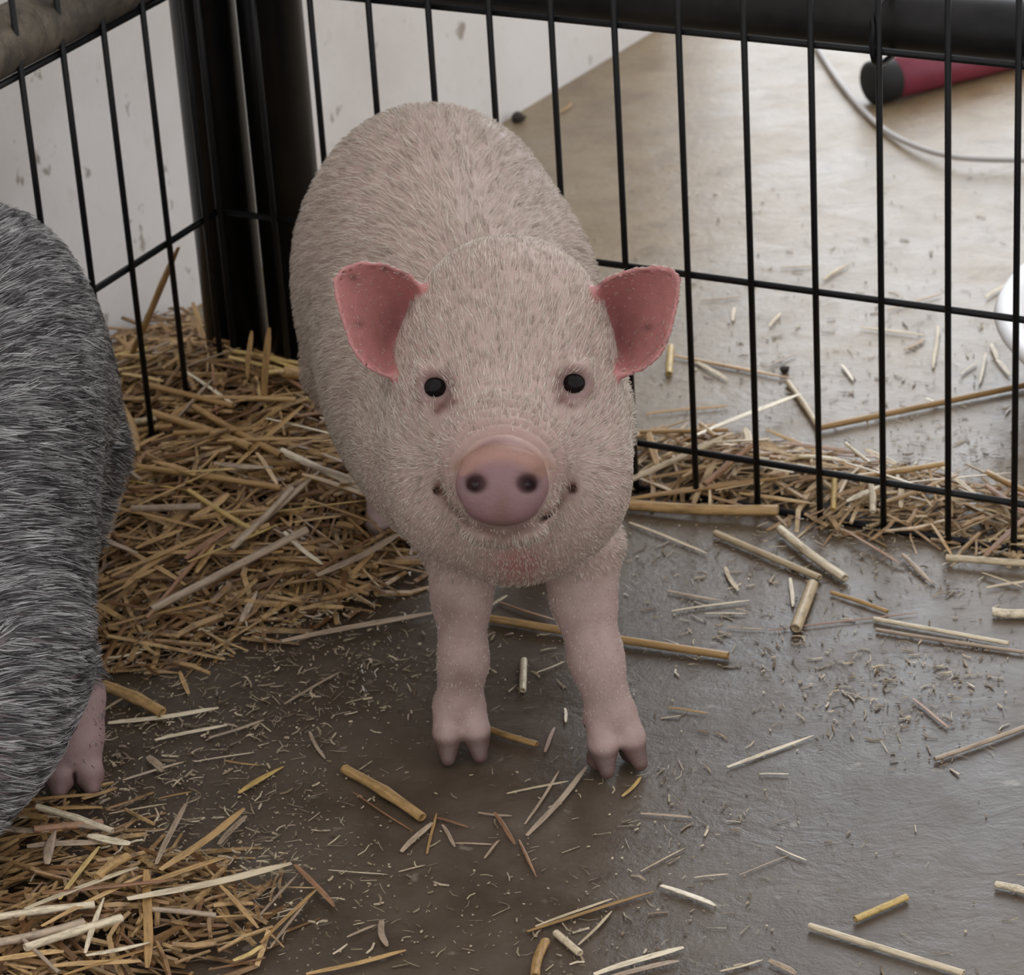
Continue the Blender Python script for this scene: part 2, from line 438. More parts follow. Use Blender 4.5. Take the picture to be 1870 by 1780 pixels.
# traced straws: x0, y0, x1, y1 (where they lie in the photograph), width, colour, kind, area
RIGHT = 'on concrete right of the pig'
FRONT = "on concrete before the pig's hooves"
FENCE = 'under the right wire panel'
BEYOND = 'beyond the right wire panel'
HEAPA = 'on heap between the pigs'
NEAR = 'in the bottom left bedding'
EDGE = 'beside the grey pig'
ST = [
 (1484,1077,1453,1159,22,'p','tube',RIGHT),(1518,1087,1621,1122,8,'g','tube',RIGHT),(1596,1136,1842,1181,10,'p','tube',RIGHT),(1600,1155,1870,1196,8,'m','tube',RIGHT),
 (1404,1155,1676,1122,6,'r','split',RIGHT),(1812,1126,1890,1127,18,'p','tube',RIGHT),(1219,1083,1318,1101,10,'m','leaf',RIGHT),(1227,1120,1369,1100,8,'p','split',RIGHT),
 (1287,1124,1363,1124,6,'p','split',RIGHT),(895,1138,1330,1206,17,'g','tube',RIGHT),(1328,1405,1486,1347,10,'p','leaf',RIGHT),(1707,1392,1890,1326,10,'m','tube',RIGHT),
 (1478,1698,1760,1785,14,'p','tube',RIGHT),(1562,1686,1656,1645,14,'y','tube',RIGHT),(1818,1622,1890,1641,14,'p','tube',RIGHT),(1207,1624,1305,1661,18,'p','split',RIGHT),
 (1387,1417,1441,1417,6,'p','split',RIGHT),(1170,1489,1264,1497,6,'m','split',RIGHT),(1350,1601,1441,1565,4,'m','split',RIGHT),(1416,1550,1473,1575,6,'p','split',RIGHT),
 (1170,1595,1252,1552,6,'p','split',RIGHT),(1268,1606,1330,1599,5,'p','split',RIGHT),(1326,1148,1396,1152,4,'g','split',RIGHT),(1219,1296,1293,1306,7,'g','split',RIGHT),
 (1666,1280,1732,1333,9,'r','split',RIGHT),(1324,1040,1349,1083,9,'p','split',RIGHT),(1443,1060,1447,1112,9,'p','split',RIGHT),(1793,1050,1867,1077,8,'p','split',RIGHT),
 (1801,1077,1880,1064,7,'p','split',RIGHT),(1316,1778,1393,1757,8,'p','split',FRONT),(1404,1759,1453,1785,13,'m','split',FRONT),(1085,1786,1248,1735,16,'p','split',FRONT),
 (1110,1792,1240,1762,16,'m','split',FRONT),(1306,981,1497,1063,14,'p','tube',FENCE),(1425,975,1543,1065,18,'p','tube',FENCE),(1149,958,1291,1014,8,'p','split',FENCE),
 (1728,1026,1880,1037,14,'p','tube',FENCE),(1541,971,1643,1034,8,'r','split',FENCE),(1648,1016,1703,1071,12,'m','leaf',FENCE),(1140,919,1462,874,20,'g','leaf',FENCE),
 (1140,931,1421,942,21,'g','tube',FENCE),(1273,812,1462,736,12,'p','split',FENCE),(1438,703,1493,783,11,'p','tube',BEYOND),(1490,790,1890,707,14,'g','tube',BEYOND),
 (1165,806,1495,868,15,'p','tube',FENCE),(1223,653,1450,697,14,'g','leaf',BEYOND),(1400,674,1454,651,7,'m','split',BEYOND),(1571,602,1693,618,8,'p','split',BEYOND),
 (1713,600,1705,676,9,'p','split',BEYOND),(1652,643,1689,622,8,'g','split',BEYOND),(1800,649,1788,705,7,'p','split',BEYOND),(1810,633,1820,662,10,'p','split',BEYOND),(1820,662,1846,690,10,'p','split',BEYOND),
 (1755,688,1784,666,7,'p','split',BEYOND),(1537,670,1557,699,8,'p','split',BEYOND),(1504,515,1552,485,10,'p','leaf',BEYOND),(1425,492,1490,488,6,'m','split',BEYOND),(1620,570,1720,540,7,'g','split',BEYOND),
 (1405,600,1425,575,7,'p','split',BEYOND),(1338,590,1343,565,8,'p','split',BEYOND),(1280,552,1355,545,6,'m','split',BEYOND),(1800,548,1840,522,9,'p','split',BEYOND),(1020,210,1045,192,7,'g','split',BEYOND),
 (1690,732,1733,745,9,'p','split',BEYOND),(1225,640,1222,690,13,'y','tube',BEYOND),(1262,660,1330,700,9,'p','split',BEYOND),(1170,800,1260,770,9,'g','split',FENCE),(1180,880,1320,850,12,'g','split',FENCE),
 (1300,850,1450,880,10,'p','split',FENCE),(1600,850,1840,960,9,'p','split',FENCE),(1640,900,1850,880,8,'p','split',FENCE),(1750,910,1880,960,9,'m','split',FENCE),(1525,880,1522,950,10,'y','tube',FENCE),(1588,895,1594,955,12,'p','tube',FENCE),
 (1350,905,1490,925,12,'g','leaf',FENCE),(1170,880,1230,905,13,'p','split',FENCE),(1620,940,1760,905,8,'g','split',FENCE),(1700,960,1740,1020,8,'g','split',FENCE),(1400,790,1600,880,12,'g','split',FENCE),(1180,760,1330,745,9,'g','split',BEYOND),
 (630,1414,772,1503,20,'g','tube',FRONT),(963,1532,1072,1406,14,'m','split',FRONT),(959,1509,1021,1412,7,'m','split',FRONT),(926,1453,1038,1430,7,'p','split',FRONT),
 (733,1561,789,1507,13,'m','split',FRONT),(780,1563,797,1489,6,'g','split',FRONT),(798,1498,856,1515,9,'r','split',FRONT),(808,1510,832,1550,8,'m','split',FRONT),
 (832,1543,899,1545,5,'m','split',FRONT),(885,1571,912,1538,6,'m','split',FRONT),(903,1488,942,1546,9,'r','split',FRONT),(948,1537,980,1605,7,'r','leaf',FRONT),
 (873,1488,935,1494,7,'m','split',FRONT),(963,1707,1195,1634,14,'g','split',FRONT),(978,1696,1118,1645,8,'p','split',FRONT),(1057,1730,1118,1668,9,'p','split',FRONT),
 (1015,1711,1060,1749,15,'p','tube',FRONT),(997,1728,978,1792,19,'g','tube',FRONT),(1137,1459,1171,1423,9,'y','split',FRONT),(645,1450,755,1522,5,'r','split',FRONT),
 (600,1592,708,1600,5,'p','split',FRONT),(697,1687,707,1734,14,'m','split',FRONT),(634,1715,688,1693,7,'m','split',FRONT),(560,1785,742,1741,14,'g','split',FRONT),(728,1595,777,1583,4,'p','split',FRONT),
 (880,1333,981,1366,13,'g','tube',RIGHT),(957,1212,955,1268,13,'p','tube',RIGHT),(1032,1297,1034,1323,7,'p','split',RIGHT),(979,1232,1032,1211,5,'p','split',RIGHT),
 (995,1378,1014,1333,9,'r','split',RIGHT),(910,1103,1011,1136,9,'r','split',RIGHT),(515,1177,790,1124,15,'m','split',EDGE),(895,1112,926,1091,8,'p','split',RIGHT),
 (275,773,460,838,16,'g','tube',HEAPA),(357,763,515,852,14,'g','tube',HEAPA),(515,844,700,930,14,'p','tube',HEAPA),(243,871,515,911,13,'g','tube',HEAPA),
 (243,950,369,946,14,'m','tube',HEAPA),(330,985,415,918,12,'r','split',HEAPA),(424,1017,585,879,16,'m','leaf',HEAPA),(279,1135,562,989,16,'m','tube',HEAPA),
 (200,1162,400,1112,12,'g','split',HEAPA),(581,1072,735,993,18,'m','split',HEAPA),(581,1060,684,997,10,'r','split',HEAPA),(487,781,637,818,9,'p','split',HEAPA),
 (271,722,428,761,12,'g','tube',HEAPA),(373,745,542,749,11,'g','tube',HEAPA),(361,722,393,651,8,'g','split',HEAPA),(338,694,432,757,8,'p','split',HEAPA),
 (520,703,612,722,24,'g','tube',HEAPA),(240,790,290,783,13,'p','tube',HEAPA),(243,808,318,797,12,'g','tube',HEAPA),(300,690,345,660,10,'g','split',HEAPA),
 (225,700,300,715,12,'y','split',HEAPA),(585,780,640,800,10,'p','split',HEAPA),(470,845,510,905,12,'g','split',HEAPA),(560,930,690,975,12,'g','split',HEAPA),
 (520,990,590,1050,13,'p','split',HEAPA),(250,1020,335,985,12,'g','split',HEAPA),(360,1065,395,1010,16,'g','leaf',HEAPA),(440,1140,470,1085,14,'m','leaf',HEAPA),
 (236,1665,535,1599,20,'p','split',NEAR),(270,1611,270,1790,20,'g','split',NEAR),(-10,1748,157,1708,18,'m','tube',NEAR),(49,1755,225,1700,18,'p','tube',NEAR),
 (79,1712,262,1618,12,'g','split',NEAR),(296,1611,449,1498,18,'g','split',NEAR),(288,1599,341,1487,14,'m','split',NEAR),(400,1548,449,1495,14,'m','split',NEAR),
 (112,1663,183,1566,13,'y','split',NEAR),(180,1626,236,1588,18,'g','tube',NEAR),(477,1727,578,1629,12,'g','split',NEAR),(494,1736,561,1648,9,'m','split',NEAR),
 (539,1584,610,1661,12,'r','split',NEAR),(404,1637,475,1715,12,'g','split',NEAR),(427,1760,479,1732,12,'y','split',NEAR),(281,1682,397,1693,11,'m','tube',NEAR),
 (26,1483,183,1470,10,'g','split',NEAR),(30,1500,190,1493,12,'g','split',NEAR),(37,1513,142,1510,13,'m','split',NEAR),(-10,1556,116,1536,11,'g','split',NEAR),
 (0,1532,94,1540,22,'m','leaf',NEAR),(475,1676,543,1603,9,'m','split',NEAR),(-10,1775,120,1760,16,'g','split',NEAR),(100,1785,260,1775,14,'g','split',NEAR),
 (284,1356,415,1328,10,'p','split',EDGE),(198,1326,400,1298,12,'p','split',EDGE),(382,1352,483,1319,9,'m','split',EDGE),(436,1453,518,1405,14,'y','leaf',EDGE),
 (271,1388,296,1416,17,'m','split',EDGE),(190,1262,298,1312,22,'g','tube',EDGE),(410,1392,474,1401,5,'g','split',EDGE),(356,1394,464,1377,5,'p','split',EDGE),
 (225,1428,337,1395,6,'m','split',EDGE),(190,1302,240,1270,10,'p','split',EDGE),(290,1462,350,1449,6,'g','split',EDGE),(565,1340,594,1390,8,'m','split',EDGE),
 (190,1207,260,1195,8,'p','split',EDGE),(345,1272,330,1230,10,'g','split',EDGE),(520,1290,620,1232,9,'m','split',EDGE),(200,1490,305,1472,8,'p','split',EDGE),
]
CN = {'p': 'pale', 'g': 'golden', 'y': 'yellow', 'r': 'reddish-brown', 'm': 'greyish tan'}
KN = {'tube': 'straw stalk', 'split': 'split straw', 'leaf': 'straw leaf blade'}
recs = []
for (x0, y0, x1, y1, wd, mk, kind, area) in ST:
    a, b = on_heap(x0, y0), on_heap(x1, y1)
    dep = (a - Vector((0, 0, H))).dot(AX_F)
    r = (0.5 if kind == 'tube' else 0.44) * wd / F_PX * dep
    lift = r * (0.9 if kind == 'tube' else 0.6) + 0.001 + (0.006 if heap_h(a.x, a.y) > 0.012 else 0)
    a.z += lift; b.z += lift
    L = (b - a).length
    size = 'long' if L > 0.075 else ('short' if L < 0.035 else 'mid-length')
    fat = 'thick ' if wd >= 16 else ('thin ' if wd <= 7 else '')
    recs.append([a, b, r, mk, kind, area, f'{size} {fat}{CN[mk]} {KN[kind]} {area}', (x0 + x1) / 2])
from collections import defaultdict
grp = defaultdict(list)
for i, rc in enumerate(recs): grp[rc[6]].append(i)
ORD = ['leftmost', 'second from left', 'third from left', 'fourth from left', 'fifth from left', 'sixth from left', 'seventh from left', 'eighth from left', 'ninth from left', 'tenth from left', 'eleventh from left', 'twelfth from left']
for lab, ids in grp.items():
    ids.sort(key=lambda i: recs[i][7])
    for n, i in enumerate(ids):
        a, b, r, mk, kind, area, l0, _ = recs[i]
        l = l0 if len(ids) == 1 else (l0 + ', ' + ('rightmost such' if n == len(ids) - 1 else ORD[min(n, 11)]))
        put_straw(a, b, r, mk, kind, l, 'straws ' + area)
# standing / leaning straws
lean_b = on_heap(226, 655); lt = on_vplane(328, 452, Ql, LN)
put_straw(Vector(lean_b) - Vector((0, 0, .01)), lt, 0.0032, 'g', 'split', 'long brown straw leaning up against the left wire panel', 'leaning straws', 0)
for (x, y, x2, y2, rr, lab) in ((452, 690, 459, 604, .0022, 'thin straw standing upright against the left black post'), (484, 735, 491, 598, .0035, 'straw standing upright where the two black posts meet'), (378, 640, 350, 552, .003, 'straw leaning against the white wall beside left post')):
    a = on_heap(x, y); b = on_y(x2, y2, a.y + 0.012); put_straw(a, b, rr, 'g', 'split', lab, 'leaning straws', 0)

# more individual straws on top of the heaps (alike)
def rand_straw_params(n, xr, yr, hmin, hmax=1, lr=(0.03, 0.12)):
    out = []
    while len(out) < n:
        x = rng.uniform(*xr); y = rng.uniform(*yr); h = float(heap_h(x, y))
        if h < hmin or h > hmax or wall_side(x, y) < 0.03: continue
        out.append((x, y, h))
    return out
def strew(n, xr, yr, hmin, mats, label, group, lr):
    for x, y, h in rand_straw_params(n, xr, yr, hmin):
        th = rng.normal(0.35, 0.75) if rng.random() < .75 else rng.uniform(0, math.pi)
        L = rng.uniform(*lr); r = rng.uniform(0.0013, 0.003)
        dx, dy = math.cos(th) * L / 2, math.sin(th) * L / 2
        if wall_side(x + dx, y + dy) < 0.012 or wall_side(x - dx, y - dy) < 0.012: continue
        a = Vector((x - dx, y - dy, float(heap_h(x - dx, y - dy)) + r + .004 + rng.uniform(0, .006))); b = Vector((x + dx, y + dy, float(heap_h(x + dx, y + dy)) + r + .004 + rng.uniform(0, .006)))
        put_straw(a, b, r, random.choice(mats), random.choice(('tube', 'split', 'split', 'leaf')), label, group)
strew(85, (-0.36, 0.0), (1.95, 2.55), 0.022, 'gggymr', 'dry golden straw lying loose on the heap between the pigs', 'loose straws of the heap', (0.03, 0.11))
strew(20, (-0.36, -0.1), (1.55, 1.8), 0.012, 'gpmgr', 'dry straw strewn loose in the bedding at bottom left', 'loose straws bottom left', (0.025, 0.09))
strew(25, (0.05, 0.5), (1.9, 2.35), 0.010, 'gpprg', 'dry straw strewn loose along the foot of right panel', 'loose straws along the right panel', (0.025, 0.09))

# the countless rest: joined straw pieces
def joined_straws(name, C, TH, TILT, L, R, flat, mat, label, cat, sides=4, bowamp=0.05):
    n = len(C); t = np.array([-0.5, 0.0, 0.5]); ns = 3
    ax = np.stack([np.cos(TH) * np.cos(TILT), np.sin(TH) * np.cos(TILT), np.sin(TILT)], 1)
    ay = np.stack([-np.sin(TH), np.cos(TH), 0 * TH], 1); az = np.cross(ax, ay)
    rl = rng.uniform(-.6, .6, n)[:, None]
    ay, az = ay * np.cos(rl) + az * np.sin(rl), az * np.cos(rl) - ay * np.sin(rl)
    V = np.zeros((n, ns, sides, 3))
    bow = rng.normal(0, bowamp, n) * L
    ang = np.arange(sides) * 2 * math.pi / sides + math.pi / 4
    taper = np.array([0.85, 1.0, 0.8])
    for i in range(ns):
        c = C + ax * (t[i] * L)[:, None] + ay * ((bow if i == 1 else 0 * bow))[:, None]
        for k in range(sides):
            V[:, i, k] = c + ay * (R * math.cos(ang[k]) * 1.2 * taper[i])[:, None] + az * (R * flat * math.sin(ang[k]) * 1.2 * taper[i])[:, None]
    V = V.reshape(-1, 3); V[:, 2] = np.maximum(V[:, 2], 0.0003)
    base = (np.arange(n) * ns * sides)[:, None, None]
    q = []
    for i in range(ns - 1):
        for k in range(sides):
            k2 = (k + 1) % sides; q.append((i * sides + k, (i + 1) * sides + k, (i + 1) * sides + k2, i * sides + k2))
    q.append((0, 1, 2, 3)); b = (ns - 1) * sides; q.append((b + 3, b + 2, b + 1, b))
    Fc = (np.array(q)[None] + base).reshape(-1, 4)
    me = bpy.data.meshes.new(name); me.from_pydata(V.tolist(), [], Fc.tolist()); me.update()
    o = link_mesh(name, me, mat); tag(o, label, cat, kind='stuff'); return o
def scatter(n, xr, yr, dens):
    x = rng.uniform(*xr, n * 30); y = rng.uniform(*yr, n * 30)
    p = dens(x, y); k = rng.random(n * 30) < p
    k &= wall_side(x, y) > 0.02
    x, y = x[k][:n], y[k][:n]; return x, y
def pile(name, n, xr, yr, hmin, mat, label, lr, rr):
    x, y = scatter(n, xr, yr, lambda x, y: np.clip((heap_h(x, y) - hmin) / 0.025, 0, 1) ** 0.7)
    n = len(x); h = heap_h(x, y)
    L = rng.uniform(*lr, n) * rng.uniform(.5, 1, n); TH = np.where(rng.random(n) < .6, rng.normal(0.35, 0.7, n), rng.uniform(0, math.pi, n))
    e = L / 2
    hp = heap_h(x + np.cos(TH) * e, y + np.sin(TH) * e); hm = heap_h(x - np.cos(TH) * e, y - np.sin(TH) * e)
    ok = (wall_side(x + np.cos(TH) * e, y + np.sin(TH) * e) > 0.005) & (wall_side(x - np.cos(TH) * e, y - np.sin(TH) * e) > 0.005)
    TILT = np.arctan2(hp - hm, L) + rng.normal(0, 0.10, n)
    z = h - 0.017 * rng.random(n) ** 1.3 + 0.003
    C = np.stack([x, y, np.maximum(z, 0.002)], 1)[ok]
    joined_straws(name, C, TH[ok], TILT[ok], L[ok], rng.uniform(*rr, n)[ok], rng.choice([0.35, 0.35, 0.8], n)[ok], mat, label, 'straw')
pile('straw_bedding', 3600, (-0.5, 0.02), (1.92, 2.72), 0.004, M['heap'], 'heap of countless broken straws between the pigs and the posts', (0.02, 0.1), (0.0009, 0.0026))
pile('straw_bedding', 900, (-0.5, -0.05), (1.5, 1.86), 0.004, M['heap'], 'thin bedding of broken straws at the bottom left corner', (0.015, 0.07), (0.0008, 0.0022))
pile('straw_bedding', 800, (0.02, 0.62), (1.85, 2.4), 0.004, M['fencestraw'], 'band of broken straws along the foot of the right panel', (0.015, 0.08), (0.0008, 0.0022))
# chaff
CL = [(1560, 1270, .05, 1.0), (1680, 1250, .06, 1.0), (1350, 1170, .05, .5), (620, 1180, .07, 1.0), (400, 1300, .09, 1.2), (300, 1450, .08, .9), (600, 1650, .08, .5), (420, 1540, .06, .8), (1250, 1480, .06, .35), (1300, 1030, .05, .5), (1500, 1010, .06, .7), (1700, 1040, .05, .7), (1450, 700, .09, .15), (1700, 700, .09, .15), (1100, 1700, .07, .4), (950, 1230, .07, .25), (1600, 560, .1, .08), (400, 1150, .1, 1.0), (1750, 860, .07, .8)]
CLf = [(on_z(x, y), s, a) for x, y, s, a in CL]
def chaff_d(x, y):
    d = np.full(x.shape, 0.03)
    for p, s, a in CLf: d += 0.9 * a * np.exp(-((x - p.x) ** 2 + (y - p.y) ** 2) / s ** 2)
    return np.clip(d, 0, 1)
x, y = scatter(8500, (-0.5, 0.6), (1.5, 2.9), chaff_d); n = len(x)
joined_straws('chaff', np.stack([x, y, heap_h(x, y) + 0.0012], 1), rng.uniform(0, math.pi, n), rng.normal(0, .06, n), 0.0012 + 0.012 * rng.random(n) ** 3.4, 0.0002 + 0.0008 * rng.random(n) ** 2.6, np.full(n, 0.4), M['chaff'], 'fine chaff and straw crumbs scattered over the concrete', 'chaff', 4, 0.08)

# ------------------------------------------------------------------ implicit-surface sculpting
class Sculpt:
    def __init__(s, lo, hi, h):
        s.lo = np.array(lo, np.float32); s.h = h
        n = np.ceil((np.array(hi) - np.array(lo)) / h).astype(int) + 1
        s.n = n; s.D = np.full(n, 9.0, np.float32)
        s.ax = [s.lo[i] + h * np.arange(n[i], dtype=np.float32) for i in range(3)]
    def region(s, lo, hi):
        sl = []
        for i in range(3):
            a = int(max(0, math.floor((lo[i] - s.lo[i]) / s.h))); b = int(min(s.n[i], math.ceil((hi[i] - s.lo[i]) / s.h) + 1))
            sl.append(slice(a, max(a, b)))
        g = np.meshgrid(s.ax[0][sl[0]], s.ax[1][sl[1]], s.ax[2][sl[2]], indexing='ij', sparse=True)
        return tuple(sl), g
    def blend(s, sl, d, k, sub=False):
        A = s.D[sl]
        if sub:
            hh = np.maximum(k - np.abs(A + d), 0) / k; s.D[sl] = np.maximum(A, -d) + hh * hh * k * 0.25
        else:
            hh = np.maximum(k - np.abs(A - d), 0) / k; s.D[sl] = np.minimum(A, d) - hh * hh * k * 0.25
    def ell(s, c, r, axes=None, k=0.02, sub=False):
        c = np.array(c, np.float32); mr = max(r) + k + 4 * s.h
        sl, g = s.region(c - mr, c + mr)
        X, Y, Z = g[0] - c[0], g[1] - c[1], g[2] - c[2]
        if axes is not None:
            A = [np.array(a, np.float32) for a in axes]
            X, Y, Z = [a[0] * X + a[1] * Y + a[2] * Z for a in A]
        k0 = np.sqrt((X / r[0]) ** 2 + (Y / r[1]) ** 2 + (Z / r[2]) ** 2)
        k1 = np.sqrt((X / r[0] ** 2) ** 2 + (Y / r[1] ** 2) ** 2 + (Z / r[2] ** 2) ** 2) + 1e-9
        s.blend(sl, k0 * (k0 - 1) / k1, k, sub)
    def cone(s, a, b, r1, r2, k=0.015, sub=False):
        a = np.array(a, np.float32); b = np.array(b, np.float32); mr = max(r1, r2) + k + 4 * s.h
        sl, g = s.region(np.minimum(a, b) - mr, np.maximum(a, b) + mr)
        ba = b - a; l2 = float(ba @ ba)
        X, Y, Z = g[0] - a[0], g[1] - a[1], g[2] - a[2]
        t = np.clip((X * ba[0] + Y * ba[1] + Z * ba[2]) / l2, 0, 1)
        d = np.sqrt((X - t * ba[0]) ** 2 + (Y - t * ba[1]) ** 2 + (Z - t * ba[2]) ** 2) - (r1 + (r2 - r1) * t)
        s.blend(sl, d, k, sub)
    def cloud(s, P, Rr, k):                # union of many little balls (for thin curved sheets)
        kd = KDTree(len(P))
        for i, p in enumerate(P): kd.insert(p, i)
        kd.balance()
        lo = np.min(P, 0); hi = np.max(P, 0); mg = float(np.max(Rr)) + k + 3 * s.h
        sl, g = s.region(lo - mg, hi + mg)
        X, Y, Z = np.broadcast_arrays(*g)
        d = np.full(X.shape, 9.0, np.float32)
        it = np.nonzero(s.D[sl] > -0.012)
        for i, j, l in zip(*it):
            _, idx, dist = kd.find((X[i, j, l], Y[i, j, l], Z[i, j, l])); d[i, j, l] = dist - Rr[idx]
        s.blend(sl, d, k)
    def mesh(s):
        D = s.D; ins = D < 0; h = s.h
        nx, ny, nz = (q - 1 for q in D.shape)
        cnt = np.zeros((nx, ny, nz), np.uint8)
        for dx in (0, 1):
            for dy in (0, 1):
                for dz in (0, 1): cnt += ins[dx:dx + nx, dy:dy + ny, dz:dz + nz]
        I, J, K = np.nonzero((cnt > 0) & (cnt < 8))
        vid = np.full((nx, ny, nz), -1, np.int32); vid[I, J, K] = np.arange(len(I))
        acc = np.zeros((len(I), 3)); c = np.zeros(len(I))
        corners = [(0, 0, 0), (1, 0, 0), (0, 1, 0), (1, 1, 0), (0, 0, 1), (1, 0, 1), (0, 1, 1), (1, 1, 1)]
        for a in range(8):
            for b in range(a + 1, 8):
                df = [corners[b][q] - corners[a][q] for q in range(3)]
                if sum(map(abs, df)) != 1: continue
                ca, cb = corners[a], corners[b]
                da = D[I + ca[0], J + ca[1], K + ca[2]].astype(float); db = D[I + cb[0], J + cb[1], K + cb[2]].astype(float)
                mk = (da < 0) != (db < 0); t = np.where(mk, da / np.where(mk, da - db, 1), 0)
                for q in range(3): acc[:, q] += mk * (ca[q] + df[q] * t)
                c += mk
        V = (acc / c[:, None] + np.stack([I, J, K], 1)) * h + s.lo
        Fc = []
        for axis in range(3):
            o = [(0, 1, 2), (1, 2, 0), (2, 0, 1)][axis]
            A = np.moveaxis(ins, o, (0, 1, 2)); W = np.moveaxis(vid, o, (0, 1, 2))
            e = A[:-1, 1:-1, 1:-1] != A[1:, 1:-1, 1:-1]
            a, b, cc = np.nonzero(e); b = b + 1; cc = cc + 1
            q = np.stack([W[a, b - 1, cc - 1], W[a, b, cc - 1], W[a, b, cc], W[a, b - 1, cc]], 1)
            f = A[a, b, cc]
            q[~f] = q[~f][:, ::-1]
            Fc.append(q)
        return V, np.concatenate(Fc)
def n3(v): return np.array((v.x, v.y, v.z))
def sm(a, b, x): t = np.clip((x - a) / (b - a), 0, 1); return t * t * (3 - 2 * t)

def build_mesh(name, V, Fc, colr, mat, parent):
    me = bpy.data.meshes.new(name); me.from_pydata(V.tolist(), [], Fc.tolist())
    me.polygons.foreach_set('use_smooth', np.ones(len(me.polygons), bool)); me.update()
    at = me.color_attributes.new('skin', 'FLOAT_COLOR', 'POINT')
    at.data.foreach_set('color', np.concatenate([colr, np.ones((len(V), 1))], 1).astype(np.float32).ravel())
    return link_mesh(name, me, mat, parent)
def vnormals(V, Fc):
    a, b, c, d = (V[Fc[:, i]] for i in range(4)); n = np.cross(c - a, d - b)
    N = np.zeros_like(V)
    for i in range(4):
        for q in range(3): N[:, q] += np.bincount(Fc[:, i], n[:, q], len(V))
    return N / (np.linalg.norm(N, axis=1)[:, None] + 1e-12)
def fur(name, V, Fc, N, dens, comb, length, rad, lift, npts, mat, parent, count, wav=0.12, clump=0.5, per=9, share=0.3):
    a, b, c, d = (V[Fc[:, i]] for i in range(4))
    area = 0.5 * np.linalg.norm(np.cross(c - a, d - b), axis=1)
    wq = area * dens[Fc].mean(1); pick = rng.choice(len(Fc), count, p=wq / wq.sum())
    u, v = rng.random((2, count, 1)); f = Fc[pick]
    W = [(1 - u) * (1 - v), u * (1 - v), u * v, (1 - u) * v]
    P = sum(V[f[:, i]] * W[i] for i in range(4)); Nn = sum(N[f[:, i]] * W[i] for i in range(4)); Nn /= np.linalg.norm(Nn, axis=1)[:, None]
    cd = sum(comb[f[:, i]] * W[i] for i in range(4)); L = sum(length[f[:, i]] * W[i][:, 0] for i in range(4)) * rng.uniform(0.55, 1.2, count)
    lf = sum(lift[f[:, i]] * W[i][:, 0] for i in range(4))[:, None]
    cl = np.stack([np.sin(P[:, 0] * 410 + P[:, 2] * 230) , np.sin(P[:, 1] * 350 + P[:, 0] * 190), np.sin(P[:, 2] * 390 - P[:, 1] * 260)], 1) * 0.22   # locks
    cd = cd + cl + rng.normal(0, wav, cd.shape)
    cd -= Nn * (cd * Nn).sum(1)[:, None]; cd /= np.linalg.norm(cd, axis=1)[:, None] + 1e-9
    T = np.linspace(0, 1, npts)
    pts = np.zeros((count, npts, 3))
    for i, t in enumerate(T):
        pts[:, i] = P + L[:, None] * (cd * t * (1 - 0.12 * t) + Nn * lf * (t - 0.55 * t * t)) - Nn * 0.0006 * (i == 0)
    ng = count // per; gi = rng.permutation(count)[:ng]; kd = KDTree(ng)
    for j, g in enumerate(gi): kd.insert(P[g], j)
    kd.balance(); own = np.array([gi[kd.find(p)[1]] for p in P.tolist()])
    dist = np.linalg.norm(P[own] - P, axis=1)[:, None]; cw = clump * np.clip(1.6 - dist / 0.006, 0, 1)
    for i, t in enumerate(T):
        tgt = pts[own, i]; f_ = cw * t ** 1.4
        pts[:, i] = pts[:, i] * (1 - f_) + (tgt + (P - P[own]) * 0.25) * f_
    rv = rng.random(count); tone = np.clip(share * rv[own] + (1 - share) * rng.random(count), 0, 1)
    hc = bpy.data.hair_curves.new(name); hc.add_curves([npts] * count)
    hc.points.foreach_set('position', pts.astype(np.float32).ravel())
    ra = hc.attributes.get('radius') or hc.attributes.new('radius', 'FLOAT', 'POINT')
    rr = (rad * (1 - 0.75 * T ** 1.5))[None] * rng.uniform(0.8, 1.2, (count, 1)); ra.data.foreach_set('value', rr.astype(np.float32).ravel())
    ta = hc.attributes.new('tone', 'FLOAT', 'CURVE'); ta.data.foreach_set('value', tone.astype(np.float32))
    o = bpy.data.objects.new(name, hc); COL.objects.link(o); hc.materials.append(mat); o.parent = parent
    o.matrix_parent_inverse = Matrix.Translation(parent.location).inverted(); o['kind'] = 'stuff'
    return o

def mat_skin(name, rough=0.5, sss=0.15):
    m, nt, b = mat_new(name)
    at = node(nt, 'ShaderNodeAttribute', attribute_name='skin').outputs['Color']
    co = objco(nt); n1 = noise(nt, co, 90, 5, 0.65); n2 = noise(nt, co, 450, 3, 0.6)
    c = mix(nt, ramp(nt, n1, [(0.35, 0.22), (0.6, 0.0)]), at, (0.2, 0.1, 0.08))
    nt.links.new(c, b.inputs['Base Color']); b.inputs['Roughness'].default_value = rough
    b.inputs['Subsurface Weight'].default_value = sss; b.inputs['Subsurface Radius'].default_value = (0.008, 0.003, 0.002)
    b.inputs['Subsurface Scale'].default_value = 0.12
    bump(nt, b, n2, 0.5, 0.0008)
    return m
def mat_hair(name, stops, trans=0.25, rough=0.45):
    m, nt, b = mat_new(name)
    rnd = node(nt, 'ShaderNodeAttribute', attribute_name='tone').outputs['Fac']
    c = ramp(nt, rnd, stops)
    nt.links.new(c, b.inputs['Base Color']); b.inputs['Roughness'].default_value = rough; b.inputs['Specular IOR Level'].default_value = 0.35
    tr = node(nt, 'ShaderNodeBsdfTranslucent'); nt.links.new(c, tr.inputs[0])
    mx = node(nt, 'ShaderNodeMixShader'); mx.inputs[0].default_value = trans
    nt.links.new(b.outputs[0], mx.inputs[1]); nt.links.new(tr.outputs[0], mx.inputs[2])
    nt.links.new(mx.outputs[0], nt.nodes['Material Output'].inputs[0])
    return m
